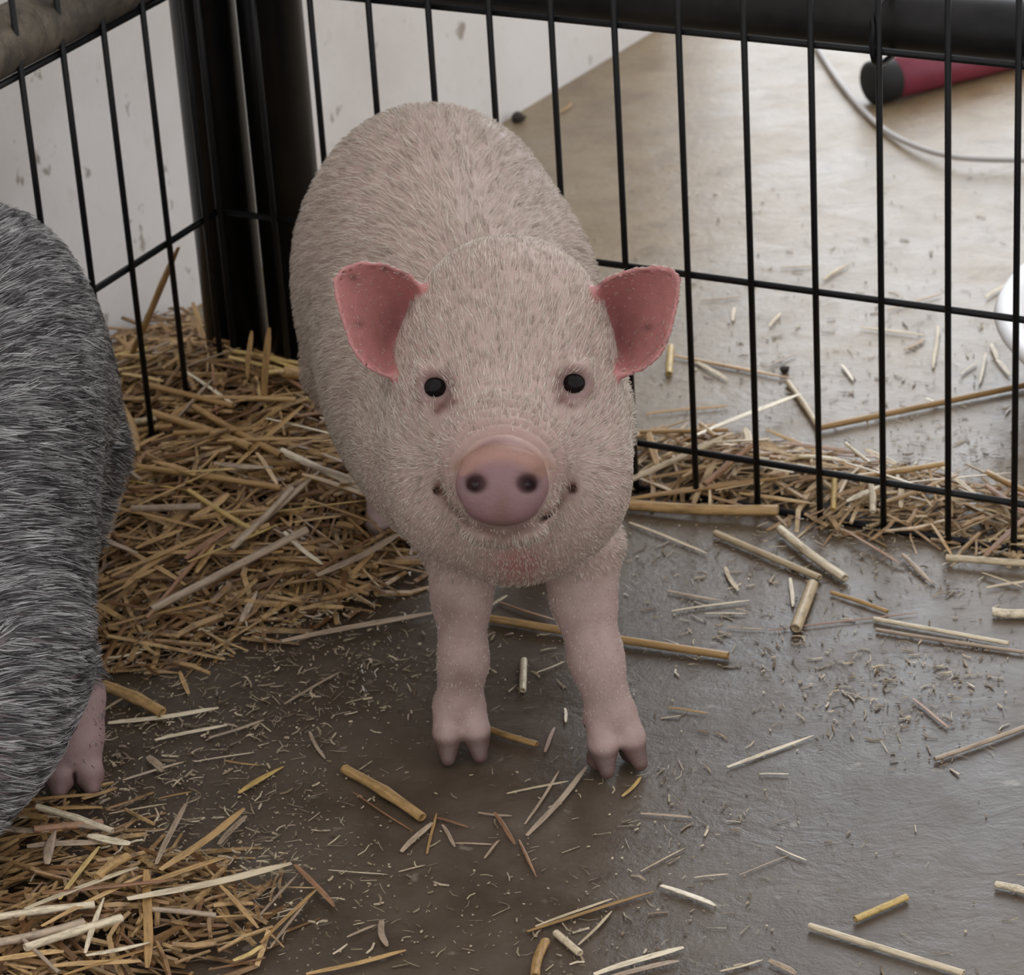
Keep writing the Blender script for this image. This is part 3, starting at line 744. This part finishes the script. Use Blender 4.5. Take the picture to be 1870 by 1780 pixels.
M['eye'], _nt, _b = mat_new('wet_dark_eye'); _b.inputs['Base Color'].default_value = (0.006, 0.005, 0.006, 1); _b.inputs['Roughness'].default_value = 0.05; _b.inputs['Specular IOR Level'].default_value = 0.14
_nt.links.new(ramp(_nt, noise(_nt, objco(_nt), 200), [(0.3, (0.003, 0.003, 0.004)), (0.7, (0.014, 0.009, 0.007))]), _b.inputs['Base Color'])
M['skin_pink'] = mat_skin('pink_skin', 0.5, 0.15); M['skin_grey'] = mat_skin('grey_skin', 0.6, 0.0)
M['hair_pink'] = mat_hair('cream_bristles', [(0.1, (0.33, 0.27, 0.215)), (0.35, (0.6, 0.52, 0.44)), (0.65, (0.75, 0.67, 0.575)), (0.9, (0.86, 0.79, 0.7))], 0.3)
M['hair_grey'] = mat_hair('grey_bristles', [(0.1, (0.018, 0.018, 0.019)), (0.35, (0.05, 0.05, 0.052)), (0.55, (0.26, 0.255, 0.25)), (0.85, (0.72, 0.71, 0.69))], 0.15, 0.35)

def eyeball(parent, c, r, fwd):
    V, Fc = [], []; n, mm = 24, 14
    V.append((0, 0, r)); 
    for j in range(1, mm):
        for k in range(n):
            th = math.pi * j / mm; a = 2 * math.pi * k / n; V.append((r * math.sin(th) * math.cos(a), r * math.sin(th) * math.sin(a), r * math.cos(th)))
    V.append((0, 0, -r))
    for k in range(n): Fc.append((0, 1 + k, 1 + (k + 1) % n))
    for j in range(mm - 2):
        for k in range(n): k2 = (k + 1) % n; Fc.append((1 + j * n + k, 1 + (j + 1) * n + k, 1 + (j + 1) * n + k2, 1 + j * n + k2))
    b = 1 + (mm - 2) * n
    for k in range(n): Fc.append((b + k, len(V) - 1, b + (k + 1) % n))
    o = mesh_obj('eye', [Vector(v) + Vector(c) for v in V], Fc, M['eye'], parent); o['label'] = 'glossy black eye'; return o

def toes(S, ank, heading, side_dir, spread, r0, fz=0.0):
    """two cloven toes below an ankle; returns tip points"""
    tips = []
    for s in (-1, 1):
        a = ank + side_dir * (s * r0 * 0.40)
        b = Vector((ank.x, ank.y, 0)) + heading * 0.012 + side_dir * (s * spread) + Vector((0, 0, 0.0075 + fz))
        mid = a.lerp(b, 0.55) + heading * 0.004
        S.cone(a, mid, r0 * 0.64, r0 * 0.6, 0.004); S.cone(mid, b + heading * 0.009, r0 * 0.58, 0.0052, 0.003)
        S.cone(mid, b - heading * 0.008, r0 * 0.52, 0.0078, 0.003)
        tips.append(b)
    f0 = Vector((ank.x, ank.y, 0)) + heading * 0.026
    S.cone(f0 + Vector((0, 0, 0.004)), Vector((ank.x, ank.y, ank.z + 0.002)) + heading * (r0 * 1.0), 0.0028, 0.0016, 0.002, sub=True)
    S.cone(f0 + Vector((0, 0, 0.002)) - heading * 0.014, f0 + Vector((0, 0, 0.016)) - heading * 0.012, 0.003, 0.002, 0.002, sub=True)
    return tips
def leg(S, pts, rads, k=0.012):
    for i in range(len(pts) - 1): S.cone(pts[i], pts[i + 1], rads[i], rads[i + 1], k)

# ------------------------------------------------------------------ pink pig
def pink_pig():
    S = Sculpt((-0.20, 1.66, -0.004), (0.17, 2.36, 0.40), 0.0021)
    PXM = 2985.0
    HW = -AX_F                                  # head faces the camera: out of the face
    HO = on_y(920, 720, 1.822)                  # head origin between and just below the eyes
    hx, hu, hw = n3(CR), n3(CU), n3(HW)
    HOn = n3(HO)
    def hp(px, py, wv): return HOn + hx * ((px - 920) / PXM) + hu * ((720 - py) / PXM) + hw * wv
    axes = (hx, hu, hw)
    # --- trunk
    sh = on_y(896, 800, 1.965); sh.z = 0.203; ru = on_y(786, 400, 2.175); ru.z = 0.232
    md = sh.lerp(ru, 0.5); md.z = 0.22; md.x -= 0.004
    S.ell(sh, (0.091, 0.1, 0.085), k=0.03); S.ell(md, (0.089, 0.12, 0.096), k=0.04); S.ell(ru, (0.0945, 0.118, 0.104), k=0.04)
    S.ell((sh.x + 0.003, 1.905, 0.205), (0.078, 0.075, 0.075), k=0.04)          # chest
    S.ell((md.x, 2.06, 0.19), (0.085, 0.14, 0.085), k=0.04)                      # belly
    ch = on_y(950, 1040, 1.85); S.ell((ch.x, 1.85, 0.186), (0.042, 0.045, 0.045), k=0.03)   # breast
    # --- neck and head
    S.cone(n3(sh) + np.array((0.006, -0.03, 0.012)), hp(926, 700, -0.08), 0.072, 0.058, 0.03)
    S.ell(hp(928, 583, -0.066), (0.059, 0.056, 0.058), axes, 0.025)               # poll / forehead
    S.ell(hp(922, 690, -0.052), (0.064, 0.055, 0.058), axes, 0.03)               # brow
    for sgn, cx in ((-1, 828), (1, 1034)): S.ell(hp(cx, 850, -0.048), (0.040, 0.053, 0.050), axes, 0.03)   # cheeks
    S.ell(hp(930, 905, -0.045), (0.060, 0.036, 0.045), axes, 0.03)                # jowl
    S.cone(hp(920, 775, -0.022), hp(919, 850, 0.034), 0.045, 0.033, 0.022)       # muzzle
    S.cone(hp(919, 850, 0.03), hp(918, 878, 0.066), 0.034, 0.0285, 0.012)
    S.ell(hp(922, 935, 0.034), (0.031, 0.020, 0.028), axes, 0.012)               # lower jaw
    # snout wrinkles: ridges across the muzzle
    m0, m1 = hp(920, 790, -0.01), hp(918, 880, 0.075); ma = (m1 - m0) / np.linalg.norm(m1 - m0)
    sl, g = S.region(np.minimum(m0, m1) - 0.05, np.maximum(m0, m1) + 0.05)
    X, Y, Z = g[0] - HOn[0], g[1] - HOn[1], g[2] - HOn[2]
    q = (g[0] - m0[0]) * ma[0] + (g[1] - m0[1]) * ma[1] + (g[2] - m0[2]) * ma[2]
    up = X * hu[0] + Y * hu[1] + Z * hu[2]
    amp = 0.003 * np.clip((q - 0.02) / 0.015, 0, 1) * np.clip((0.088 - q) / 0.012, 0, 1) * np.clip((up + 0.062) / 0.02, 0, 1)
    S.D[sl] += (amp * np.sin(q * 2 * math.pi / 0.0108)).astype(np.float32)
    # snout disc
    dc = hp(918, 884, 0.088)
    S.ell(dc, (0.0275, 0.0222, 0.0105), axes, 0.004)
    S.ell(hp(918, 846, 0.089), (0.0235, 0.0065, 0.006), axes, 0.006)             # upper rim
    S.ell(hp(918, 925, 0.082), (0.021, 0.010, 0.010), axes, 0.006)
    for cx in (871, 962): 
        S.ell(hp(cx, 884, 0.101), (0.0068, 0.0056, 0.014), axes, 0.003, sub=True)
        S.cone(hp(cx, 886, 0.099), hp(cx + (-14 if cx < 900 else 14), 897, 0.101), 0.0042, 0.0034, 0.003, sub=True)
    # mouth line
    mp = [hp(x, y, w_) for x, y, w_ in ((797, 895, -0.002), (822, 918, 0.026), (858, 955, 0.058), (918, 972, 0.066), (975, 957, 0.06), (1015, 920, 0.03), (1046, 890, 0.0))]
    for a, b in zip(mp[:-1], mp[1:]): S.cone(a, b, 0.0024, 0.0024, 0.003, sub=True)
    S.ell(hp(921, 968, 0.048), (0.024, 0.0095, 0.016), axes, 0.006)
    # eye sockets and lids
    EY = [(795, 707, -0.0075), (1048, 700, -0.0075)]
    for cx, cy, ww in EY:
        S.ell(hp(cx, cy, ww + 0.013), (0.0095, 0.0105, 0.013), axes, 0.006, sub=True)
        pts = [hp(cx + 28 * math.cos(a), cy - 29 * math.sin(a), ww + 0.0055 - 0.003 * abs(math.cos(a))) for a in np.linspace(0, 2 * math.pi, 13)]
        for i, (a, b) in enumerate(zip(pts[:-1], pts[1:])): S.cone(a, b, 0.0032, 0.0032, 0.003)
        S.cone(hp(cx - 26, cy - 33, ww + 0.0005), hp(cx + 26, cy - 33, ww + 0.0005), 0.0042, 0.0042, 0.004)
    # ears: cupped sheets opening to the front
    EL = [(786, 560), (772, 522), (742, 494), (700, 477), (655, 474), (622, 486), (606, 507), (612, 545), (626, 592), (640, 632), (664, 664), (700, 682), (735, 684), (762, 660)]
    ER = [(1072, 560), (1084, 528), (1108, 504), (1150, 488), (1195, 482), (1230, 486), (1244, 504), (1240, 548), (1228, 600), (1210, 642), (1180, 668), (1146, 681), (1112, 676), (1090, 650)]
    ears = []
    for poly, sg in ((EL, -1), (ER, 1)):
        poly = np.array(poly, float); base = np.array([(778, 610) if sg < 0 else (1080, 608)], float)[0]
        cpt = base + np.array([sg * 40, -10])
        bx = []; br = []
        ns = 120
        dense = []
        for i in range(len(poly)):
            a, b = poly[i], poly[(i + 1) % len(poly)]
            for t in np.linspace(0, 1, 14, endpoint=False): dense.append(a + (b - a) * t)
        dense = np.array(dense)
        for t in np.linspace(0.0, 1.0, 38):
            P2 = cpt + (dense - cpt) * t
            out = sg * (P2[:, 0] - base[0]) / 165.0                      # 0 at the base .. 1 at the tip
            dep = -0.050 + 0.016 * out - 0.042 * (1 - t ** 2.2) * np.clip(1.25 - 0.75 * out, 0.3, 1) + 0.006 * t ** 6
            for p, dv, o_ in zip(P2, dep, out):
                bx.append(hp(p[0], p[1], dv)); br.append(0.0026 - 0.001 * max(0, t - 0.6) / 0.4)
        bx = np.array(bx); br = np.array(br)
        S.cloud(bx, br, 0.007); ears.append(bx)
    # --- legs
    hd = Vector((0.04, -1, 0)).normalized(); sd = Vector((1, 0.04, 0)).normalized()
    fl = on_y(838, 1330, 1.872); fr = on_y(1128, 1335, 1.845)
    L = [on_y(846, 1000, 1.895), on_y(843, 1090, 1.885), on_y(846, 1205, 1.877), on_y(838, 1285, 1.874)]
    leg(S, L, (0.028, 0.0178, 0.0145, 0.0155)); t1 = toes(S, L[3], Vector((0.05, -1, 0)).normalized(), Vector((1, 0.05, 0)), 0.0105, 0.0168)
    Rr = [on_y(1060, 1000, 1.89), on_y(1065, 1090, 1.88), on_y(1088, 1200, 1.862), on_y(1114, 1300, 1.847)]
    leg(S, Rr, (0.030, 0.0198, 0.016, 0.0152)); t2 = toes(S, Rr[3], Vector((0.32, -1, 0)).normalized(), Vector((1, 0.32, 0)).normalized(), 0.0115, 0.0166)
    for ank, s_ in ((L[3], 1), (Rr[3], -1)):                            # dew claws
        for q_ in (-1, 1): S.cone(ank + Vector((q_ * 0.012, 0.012, -0.008)), ank + Vector((q_ * 0.014, 0.018, -0.018)), 0.006, 0.004, 0.004)
    for sx, dy in ((-1, 0.0), (1, -0.03)):
        hx0 = ru.x + sx * 0.055 + 0.01
        S.ell((hx0, 2.17 + dy, 0.185), (0.05, 0.075, 0.085), k=0.035)
        P4 = [Vector((hx0 + sx * .005, 2.16 + dy, 0.15)), Vector((hx0, 2.145 + dy, 0.115)), Vector((hx0, 2.2 + dy, 0.075)), Vector((hx0, 2.185 + dy, 0.035))]
        leg(S, P4, (0.05, 0.032, 0.019, 0.017)); toes(S, P4[3], hd, sd, 0.0125, 0.0175)
    # tail
    tp_ = [Vector((ru.x, 2.285, 0.275)), Vector((ru.x + .012, 2.308, 0.27)), Vector((ru.x + .02, 2.312, 0.25)), Vector((ru.x + .008, 2.312, 0.235)), Vector((ru.x - .004, 2.31, 0.245))]
    for a, b in zip(tp_[:-1], tp_[1:]): S.cone(a, b, 0.007, 0.006, 0.006)
    # floor plane
    S.D[:, :, :] = np.maximum(S.D, (0.0008 - S.ax[2])[None, None, :])
    V, Fc = S.mesh(); N = vnormals(V, Fc)
    # ---------------- colour of skin, dirt and painted crease shade
    rel = V - HOn; lx = rel @ hx; lu = rel @ hu; lw = rel @ hw
    pxx = 920 + lx * PXM; pyy = 720 - lu * PXM
    headm = sm(-0.14, -0.08, lw) * (V[:, 1] < 1.96) * (pyy < 1060)
    C = np.tile(np.array((0.46, 0.345, 0.295)), (len(V), 1))
    dirt = np.zeros(len(V))
    def lay(mask, col, dirt_or_crease=False): 
        nonlocal C, dirt
        if dirt_or_crease: dirt = np.maximum(dirt, mask)
        mask = np.clip(mask, 0, 1)[:, None]; C = C * (1 - mask) + np.array(col) * mask
    z = V[:, 2]
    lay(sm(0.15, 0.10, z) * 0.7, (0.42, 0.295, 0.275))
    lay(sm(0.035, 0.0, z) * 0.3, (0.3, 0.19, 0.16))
    # hooves
    nT = 9 * np.ones(len(V))
    hoof = sm(0.024, 0.018, z)
    lay(hoof * 0.9, (0.105, 0.062, 0.052))
    # bare snout
    muz = np.exp(-((pxx - 920) / 105) ** 2 - ((pyy - 850) / 75) ** 2) * sm(-0.005, 0.03, lw)
    lay(np.clip(muz * 1.3, 0, 1) * 0.85, (0.42, 0.268, 0.225))
    disc = sm(0.077, 0.083, lw)
    lay(disc * 0.95, (0.235, 0.128, 0.132))
    rim = np.exp(-((np.hypot((pxx - 918) / 1.25, (pyy - 895)) - 62) / 12) ** 2) * (pyy < 868) * sm(0.07, 0.08, lw)
    lay(rim * 0.55, (0.42, 0.22, 0.14))
    lay(np.exp(-((pxx - 918) / 14) ** 2 - ((pyy - 925) / 30) ** 2) * disc * 0.6, (0.16, 0.085, 0.05))
    lay(np.exp(-((pxx - 985) / 18) ** 2 - ((pyy - 862) / 12) ** 2) * disc * 0.7, (0.18, 0.08, 0.04))
    for cx in (868, 965): lay(np.exp(-((pxx - cx) / 18) ** 2 - ((pyy - 886) / 15) ** 2) * 1.3 * sm(0.05, 0.06, lw), (0.02, 0.008, 0.01))  # nostrils: shade of the holes painted into the skin
    # brown arc above the snout
    arc = np.exp(-((np.hypot((pxx - 918) / 1.2, pyy - 900) - 82) / 7) ** 2) * (pyy < 860) * headm * sm(0.02, 0.05, lw)
    lay(arc * 0.5, (0.3, 0.15, 0.07))
    # mouth line: shade of the crease put into the skin colour
    mpx = np.array([(800, 892), (822, 920), (858, 957), (918, 975), (975, 960), (1015, 925), (1046, 890)], float)
    dm = np.full(len(V), 1e3)
    for a, b in zip(mpx[:-1], mpx[1:]):
        ab = b - a; t = np.clip(((pxx - a[0]) * ab[0] + (pyy - a[1]) * ab[1]) / (ab @ ab), 0, 1)
        dm = np.minimum(dm, np.hypot(pxx - a[0] - t * ab[0], pyy - a[1] - t * ab[1]))
    front = headm * sm(-0.075, -0.045, lw)
    lay(np.exp(-(dm / 9) ** 2) * front * 0.8, (0.12, 0.06, 0.04), True)
    for cx, cy, _ in EY:
        rr = np.hypot((pxx - cx) / 1.15, pyy - cy)
        lay(np.exp(-(rr / 55) ** 2) * front * 0.3, (0.5, 0.31, 0.29))
        lay(np.exp(-((rr - 27) / 9) ** 2) * front * 0.75, (0.2, 0.11, 0.095)); lay(np.exp(-(rr / 19) ** 4) * front, (0.05, 0.03, 0.03))
    for cx, cy, sx, sy, al in ((800, 892, 9, 18, .9), (1046, 890, 10, 22, .8), (808, 742, 16, 8, .95), (799, 751, 10, 7, .95), (828, 735, 11, 8, .85), (1023, 732, 13, 8, .95), (1045, 741, 13, 6, .95)):
        lay(np.exp(-((pxx - cx) / sx) ** 2 - ((pyy - cy) / sy) ** 2) * front * al, (0.13, 0.06, 0.04), True)
    # red chest patch, leg smudges
    cpx = np.array([on_y(948, 1050, 1.83).x, 0.175]); lay(np.exp(-((V[:, 0] - cpx[0]) / 0.016) ** 2 - ((z - cpx[1]) / 0.02) ** 2) * sm(1.87, 1.83, V[:, 1]) * 0.7, (0.42, 0.12, 0.1))
    for q_ in (L[2] + Vector((0, -0.017, -.004)), L[1] + Vector((-.008, -0.02, 0.002)), Rr[2] + Vector((0.004, -0.018, -.02)), L[3] + Vector((-0.004, -0.014, -0.02))):
        lay(np.exp(-(((V - n3(q_)) ** 2).sum(1)) / 0.011 ** 2) * 0.5, (0.13, 0.075, 0.05))
    # ears
    earm = np.zeros(len(V)); earin = np.zeros(len(V))
    for bx in ears:
        kd = KDTree(len(bx))
        for i, p in enumerate(bx): kd.insert(p, i)
        kd.balance()
        cand = np.nonzero((np.abs(rel - (bx.mean(0) - HOn)) < 0.06).all(1))[0]
        for i in cand:
            co_, idx, dist = kd.find(V[i])
            if dist < 0.006: earm[i] = 1; earin[i] = 1 if (N[i] @ hw) > 0.15 else 0
    lay(earm * 0.5, (0.6, 0.4, 0.36)); lay(earm * earin * 0.92, (0.5, 0.2, 0.19))
    for cx, cy in ((650, 585), (700, 480), (735, 490), (640, 500), (1190, 590), (1100, 510)): lay(np.exp(-((pxx - cx) / 9) ** 2 - ((pyy - cy) / 6) ** 2) * earm * 0.7, (0.12, 0.06, 0.05))
    root = empty('pig', (0.0, 1.98, 0)); tag(root, 'pale pink bristly piglet standing in the middle, facing the camera', 'pig', 'piglets in the pen')
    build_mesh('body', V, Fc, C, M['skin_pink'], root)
    for cx, cy, ww in EY: eyeball(root, hp(cx, cy, ww + 0.0005), 0.0086, HW)
    # ---------------- bristles
    back = np.array((-0.25, 1.0, 0.0)); comb = np.tile(back, (len(V), 1))
    side = N.copy(); side[:, 2] = 0
    comb += np.array((0, 0, -1.0)) * 0.7 + side * 0.2 
    facec = hu * 1.0 - hw * 0.55                                  # face: from the snout up and back
    fx = np.stack([lx, lx, lx], 1) * 9 * hx
    low = sm(0.0, -0.07, lu)[:, None]
    fdir = (facec * (1 - 1.2 * low) + fx + (-hw) * 0.8 * low - hu * 0.35 * low)
    comb = comb * (1 - headm[:, None]) + fdir * headm[:, None] * 1.4
    legm = sm(0.15, 0.11, z)[:, None]; comb = comb * (1 - legm) + np.array((0, 0.25, -1.0)) * legm
    em = earm[:, None]; outd = np.sign(lx)[:, None] * hx + hu * 0.1; comb = comb * (1 - em) + outd * em
    ln = 0.0145 * np.ones(len(V)); ln = ln * (1 - headm * 0.5); ln = np.where(legm[:, 0] > .5, 0.0034, ln); ln = np.where(earm > 0, 0.0036, ln); ln *= 1 - 0.45 * sm(1.93, 1.88, V[:, 1]) * sm(0.24, 0.2, z)
    ln *= 1 - 0.45 * np.clip(muz, 0, 1)
    dn = np.ones(len(V)); dn *= 1 - 0.93 * np.clip(muz * 1.6, 0, 1); dn *= 1 - np.clip(dirt, 0, 1) * 0.95; dn *= 1 - sm(0.06, 0.075, lw); dn *= 1 - 0.88 * earm * earin;  dn *= sm(0.02, 0.06, z)
    dn *= 1 + 0.9 * headm
    dn *= np.where(legm[:, 0] > .5, 0.7, 1)
    for cx, cy, sx, sy in ((800, 892, 9, 18), (1046, 890, 10, 22), (808, 742, 16, 9), (798, 752, 10, 7), (828, 735, 12, 8), (1023, 732, 13, 8), (1045, 741, 13, 6)):
        dn *= 1 - 0.92 * np.exp(-((pxx - cx) / (sx + 7)) ** 2 - ((pyy - cy - 9) / (sy + 13)) ** 2) * front
    for cx, cy, _ in EY: dn *= 1 - np.exp(-(np.hypot(pxx - cx, pyy - cy - 3) / 34) ** 4) * front
    lf = np.full(len(V), 0.34); lf = np.where(legm[:, 0] > .5, 0.4, lf)
    fur('bristles', V, Fc, N, dn, comb, ln, 0.0002, lf, 5, M['hair_pink'], root, 72000, 0.1, 0.35, 4, 0.25)
pink_pig()

# ------------------------------------------------------------------ grey pig
def grey_pig():
    S = Sculpt((-0.56, 1.56, -0.004), (-0.2, 2.26, 0.40), 0.0022)
    ru = on_y(-34, 745, 2.05); sh = on_y(-36, 1000, 1.92); nk = on_y(-28, 1215, 1.83)
    ru.z = 0.232
    S.ell(ru, (0.083, 0.125, 0.098), k=0.03); S.ell(sh, (0.074, 0.11, 0.088), k=0.04)
    S.ell((ru.x, ru.y - 0.06, ru.z - 0.02), (0.081, 0.13, 0.092), k=0.04)
    S.ell(nk, (0.066, 0.08, 0.066), k=0.04)
    hd_ = on_y(-85, 1340, 1.765); S.ell(hd_, (0.057, 0.06, 0.052), k=0.035)
    sn = Vector((hd_.x - 0.025, hd_.y - 0.085, 0.034)); S.cone(hd_, sn, 0.048, 0.026, 0.025)
    fw = (sn - hd_).normalized()
    S.ell(sn + fw * 0.012, (0.027, 0.016, 0.022), k=0.006)
    for s_ in (-1, 1):
        S.ell(sn + fw * 0.030 + Vector((s_ * 0.010, 0, 0.002)), (0.005, 0.010, 0.005), k=0.003, sub=True)
        S.cone(hd_ + Vector((s_ * 0.04, 0.02, 0.03)), hd_ + Vector((s_ * 0.058 - 0.02, 0.005, 0.06)), 0.018, 0.006, 0.01)
    hd = Vector((-0.12, -1, 0)).normalized(); sd = Vector((1, -0.12, 0)).normalized()
    # near front leg (seen beside the cheek)
    fk = [on_y(85, 1190, 1.895), on_y(132, 1275, 1.88), on_y(140, 1345, 1.868), on_y(136, 1385, 1.864)]
    leg(S, fk, (0.032, 0.0195, 0.0155, 0.0155)); toes(S, fk[3], Vector((0.05, -1, 0)).normalized(), Vector((1, 0.05, 0)), 0.0108, 0.0166)
    f2 = [Vector((nk.x - 0.05, 1.885, 0.13)), Vector((nk.x - 0.052, 1.88, 0.1)), Vector((nk.x - 0.052, 1.87, 0.06)), Vector((nk.x - 0.052, 1.865, 0.034))]
    leg(S, f2, (0.034, 0.022, 0.017, 0.0175)); toes(S, f2[3], hd, sd, 0.0125, 0.0172)
    th = on_y(128, 940, 2.07)
    for sx in (-1, 1):
        hx0 = (th.x if sx > 0 else ru.x - 0.055)
        S.ell((hx0, 2.075, 0.17), (0.042, 0.07, 0.085), k=0.02)
        P4 = [Vector((hx0, 2.07, 0.14)), Vector((hx0 - 0.005 * sx, 2.05, 0.105)), Vector((hx0 - .012 * sx, 2.1, 0.07)), Vector((hx0 - .014 * sx, 2.085, 0.034))]
        leg(S, P4, (0.045, 0.03, 0.018, 0.017)); toes(S, P4[3], hd, sd, 0.0125, 0.0175)
    tl = [Vector((ru.x, 2.17, 0.27)), Vector((ru.x + .01, 2.19, 0.255)), Vector((ru.x + .004, 2.195, 0.225))]
    for a, b in zip(tl[:-1], tl[1:]): S.cone(a, b, 0.007, 0.005, 0.006)
    S.D[:, :, :] = np.maximum(S.D, (0.0008 - S.ax[2])[None, None, :])
    V, Fc = S.mesh(); N = vnormals(V, Fc); z = V[:, 2]
    C = np.tile(np.array((0.115, 0.105, 0.105)), (len(V), 1))
    def lay(mask, col):
        nonlocal C
        mask = np.clip(mask, 0, 1)[:, None]; C = C * (1 - mask) + np.array(col) * mask
    lay(sm(0.17, 0.09, z) * 0.75, (0.30, 0.215, 0.215)); lay(sm(0.085, 0.055, z) * (V[:, 1] > 1.82) * 0.8, (0.4, 0.275, 0.262))
    lay(sm(0.022, 0.015, z) * 0.8 * (V[:, 1] > 1.8), (0.2, 0.12, 0.11)); lay(sm(hd_.y - 0.075, hd_.y - 0.09, V[:, 1]) * .8, (0.4, 0.24, 0.23))
    root = empty('pig', (ru.x, 1.96, 0)); tag(root, 'grey bristly piglet with its head lowered, cut off by the left edge', 'pig', 'piglets in the pen')
    build_mesh('body', V, Fc, C, M['skin_grey'], root)
    for s_ in (-1, 1): eyeball(root, hd_ + Vector((s_ * 0.036 - 0.016, -0.046, 0.022)), 0.008, None)
    back = np.array((0.05, 1.0, 0.15)); comb = np.tile(back, (len(V), 1)); side = N.copy(); side[:, 2] = 0
    comb = comb + side * 0.35 + np.array((0, 0, -0.75))
    fr = sm(1.93, 1.86, V[:, 1])[:, None]; outx = np.tanh((V[:, 0] - nk.x) / 0.02)[:, None] * np.array((1.0, 0, 0))
    comb = comb + fr * outx * 1.1 
    legm = (sm(0.085, 0.06, z) * (V[:, 1] > 1.83))[:, None]; comb = comb * (1 - legm) + np.array((0, 0.25, -1.0)) * legm
    ln = np.where(legm[:, 0] > .5, 0.004, 0.023); dn = sm(0.018, 0.03, z) * np.where(legm[:, 0] > .5, 0.12, 1) * sm(hd_.y - 0.088, hd_.y - 0.07, V[:, 1])
    fur('bristles', V, Fc, N, dn, comb, ln, 0.00026, np.full(len(V), 0.25), 6, M['hair_grey'], root, 66000, 0.06, 0.5, 5, 0.4)
grey_pig()
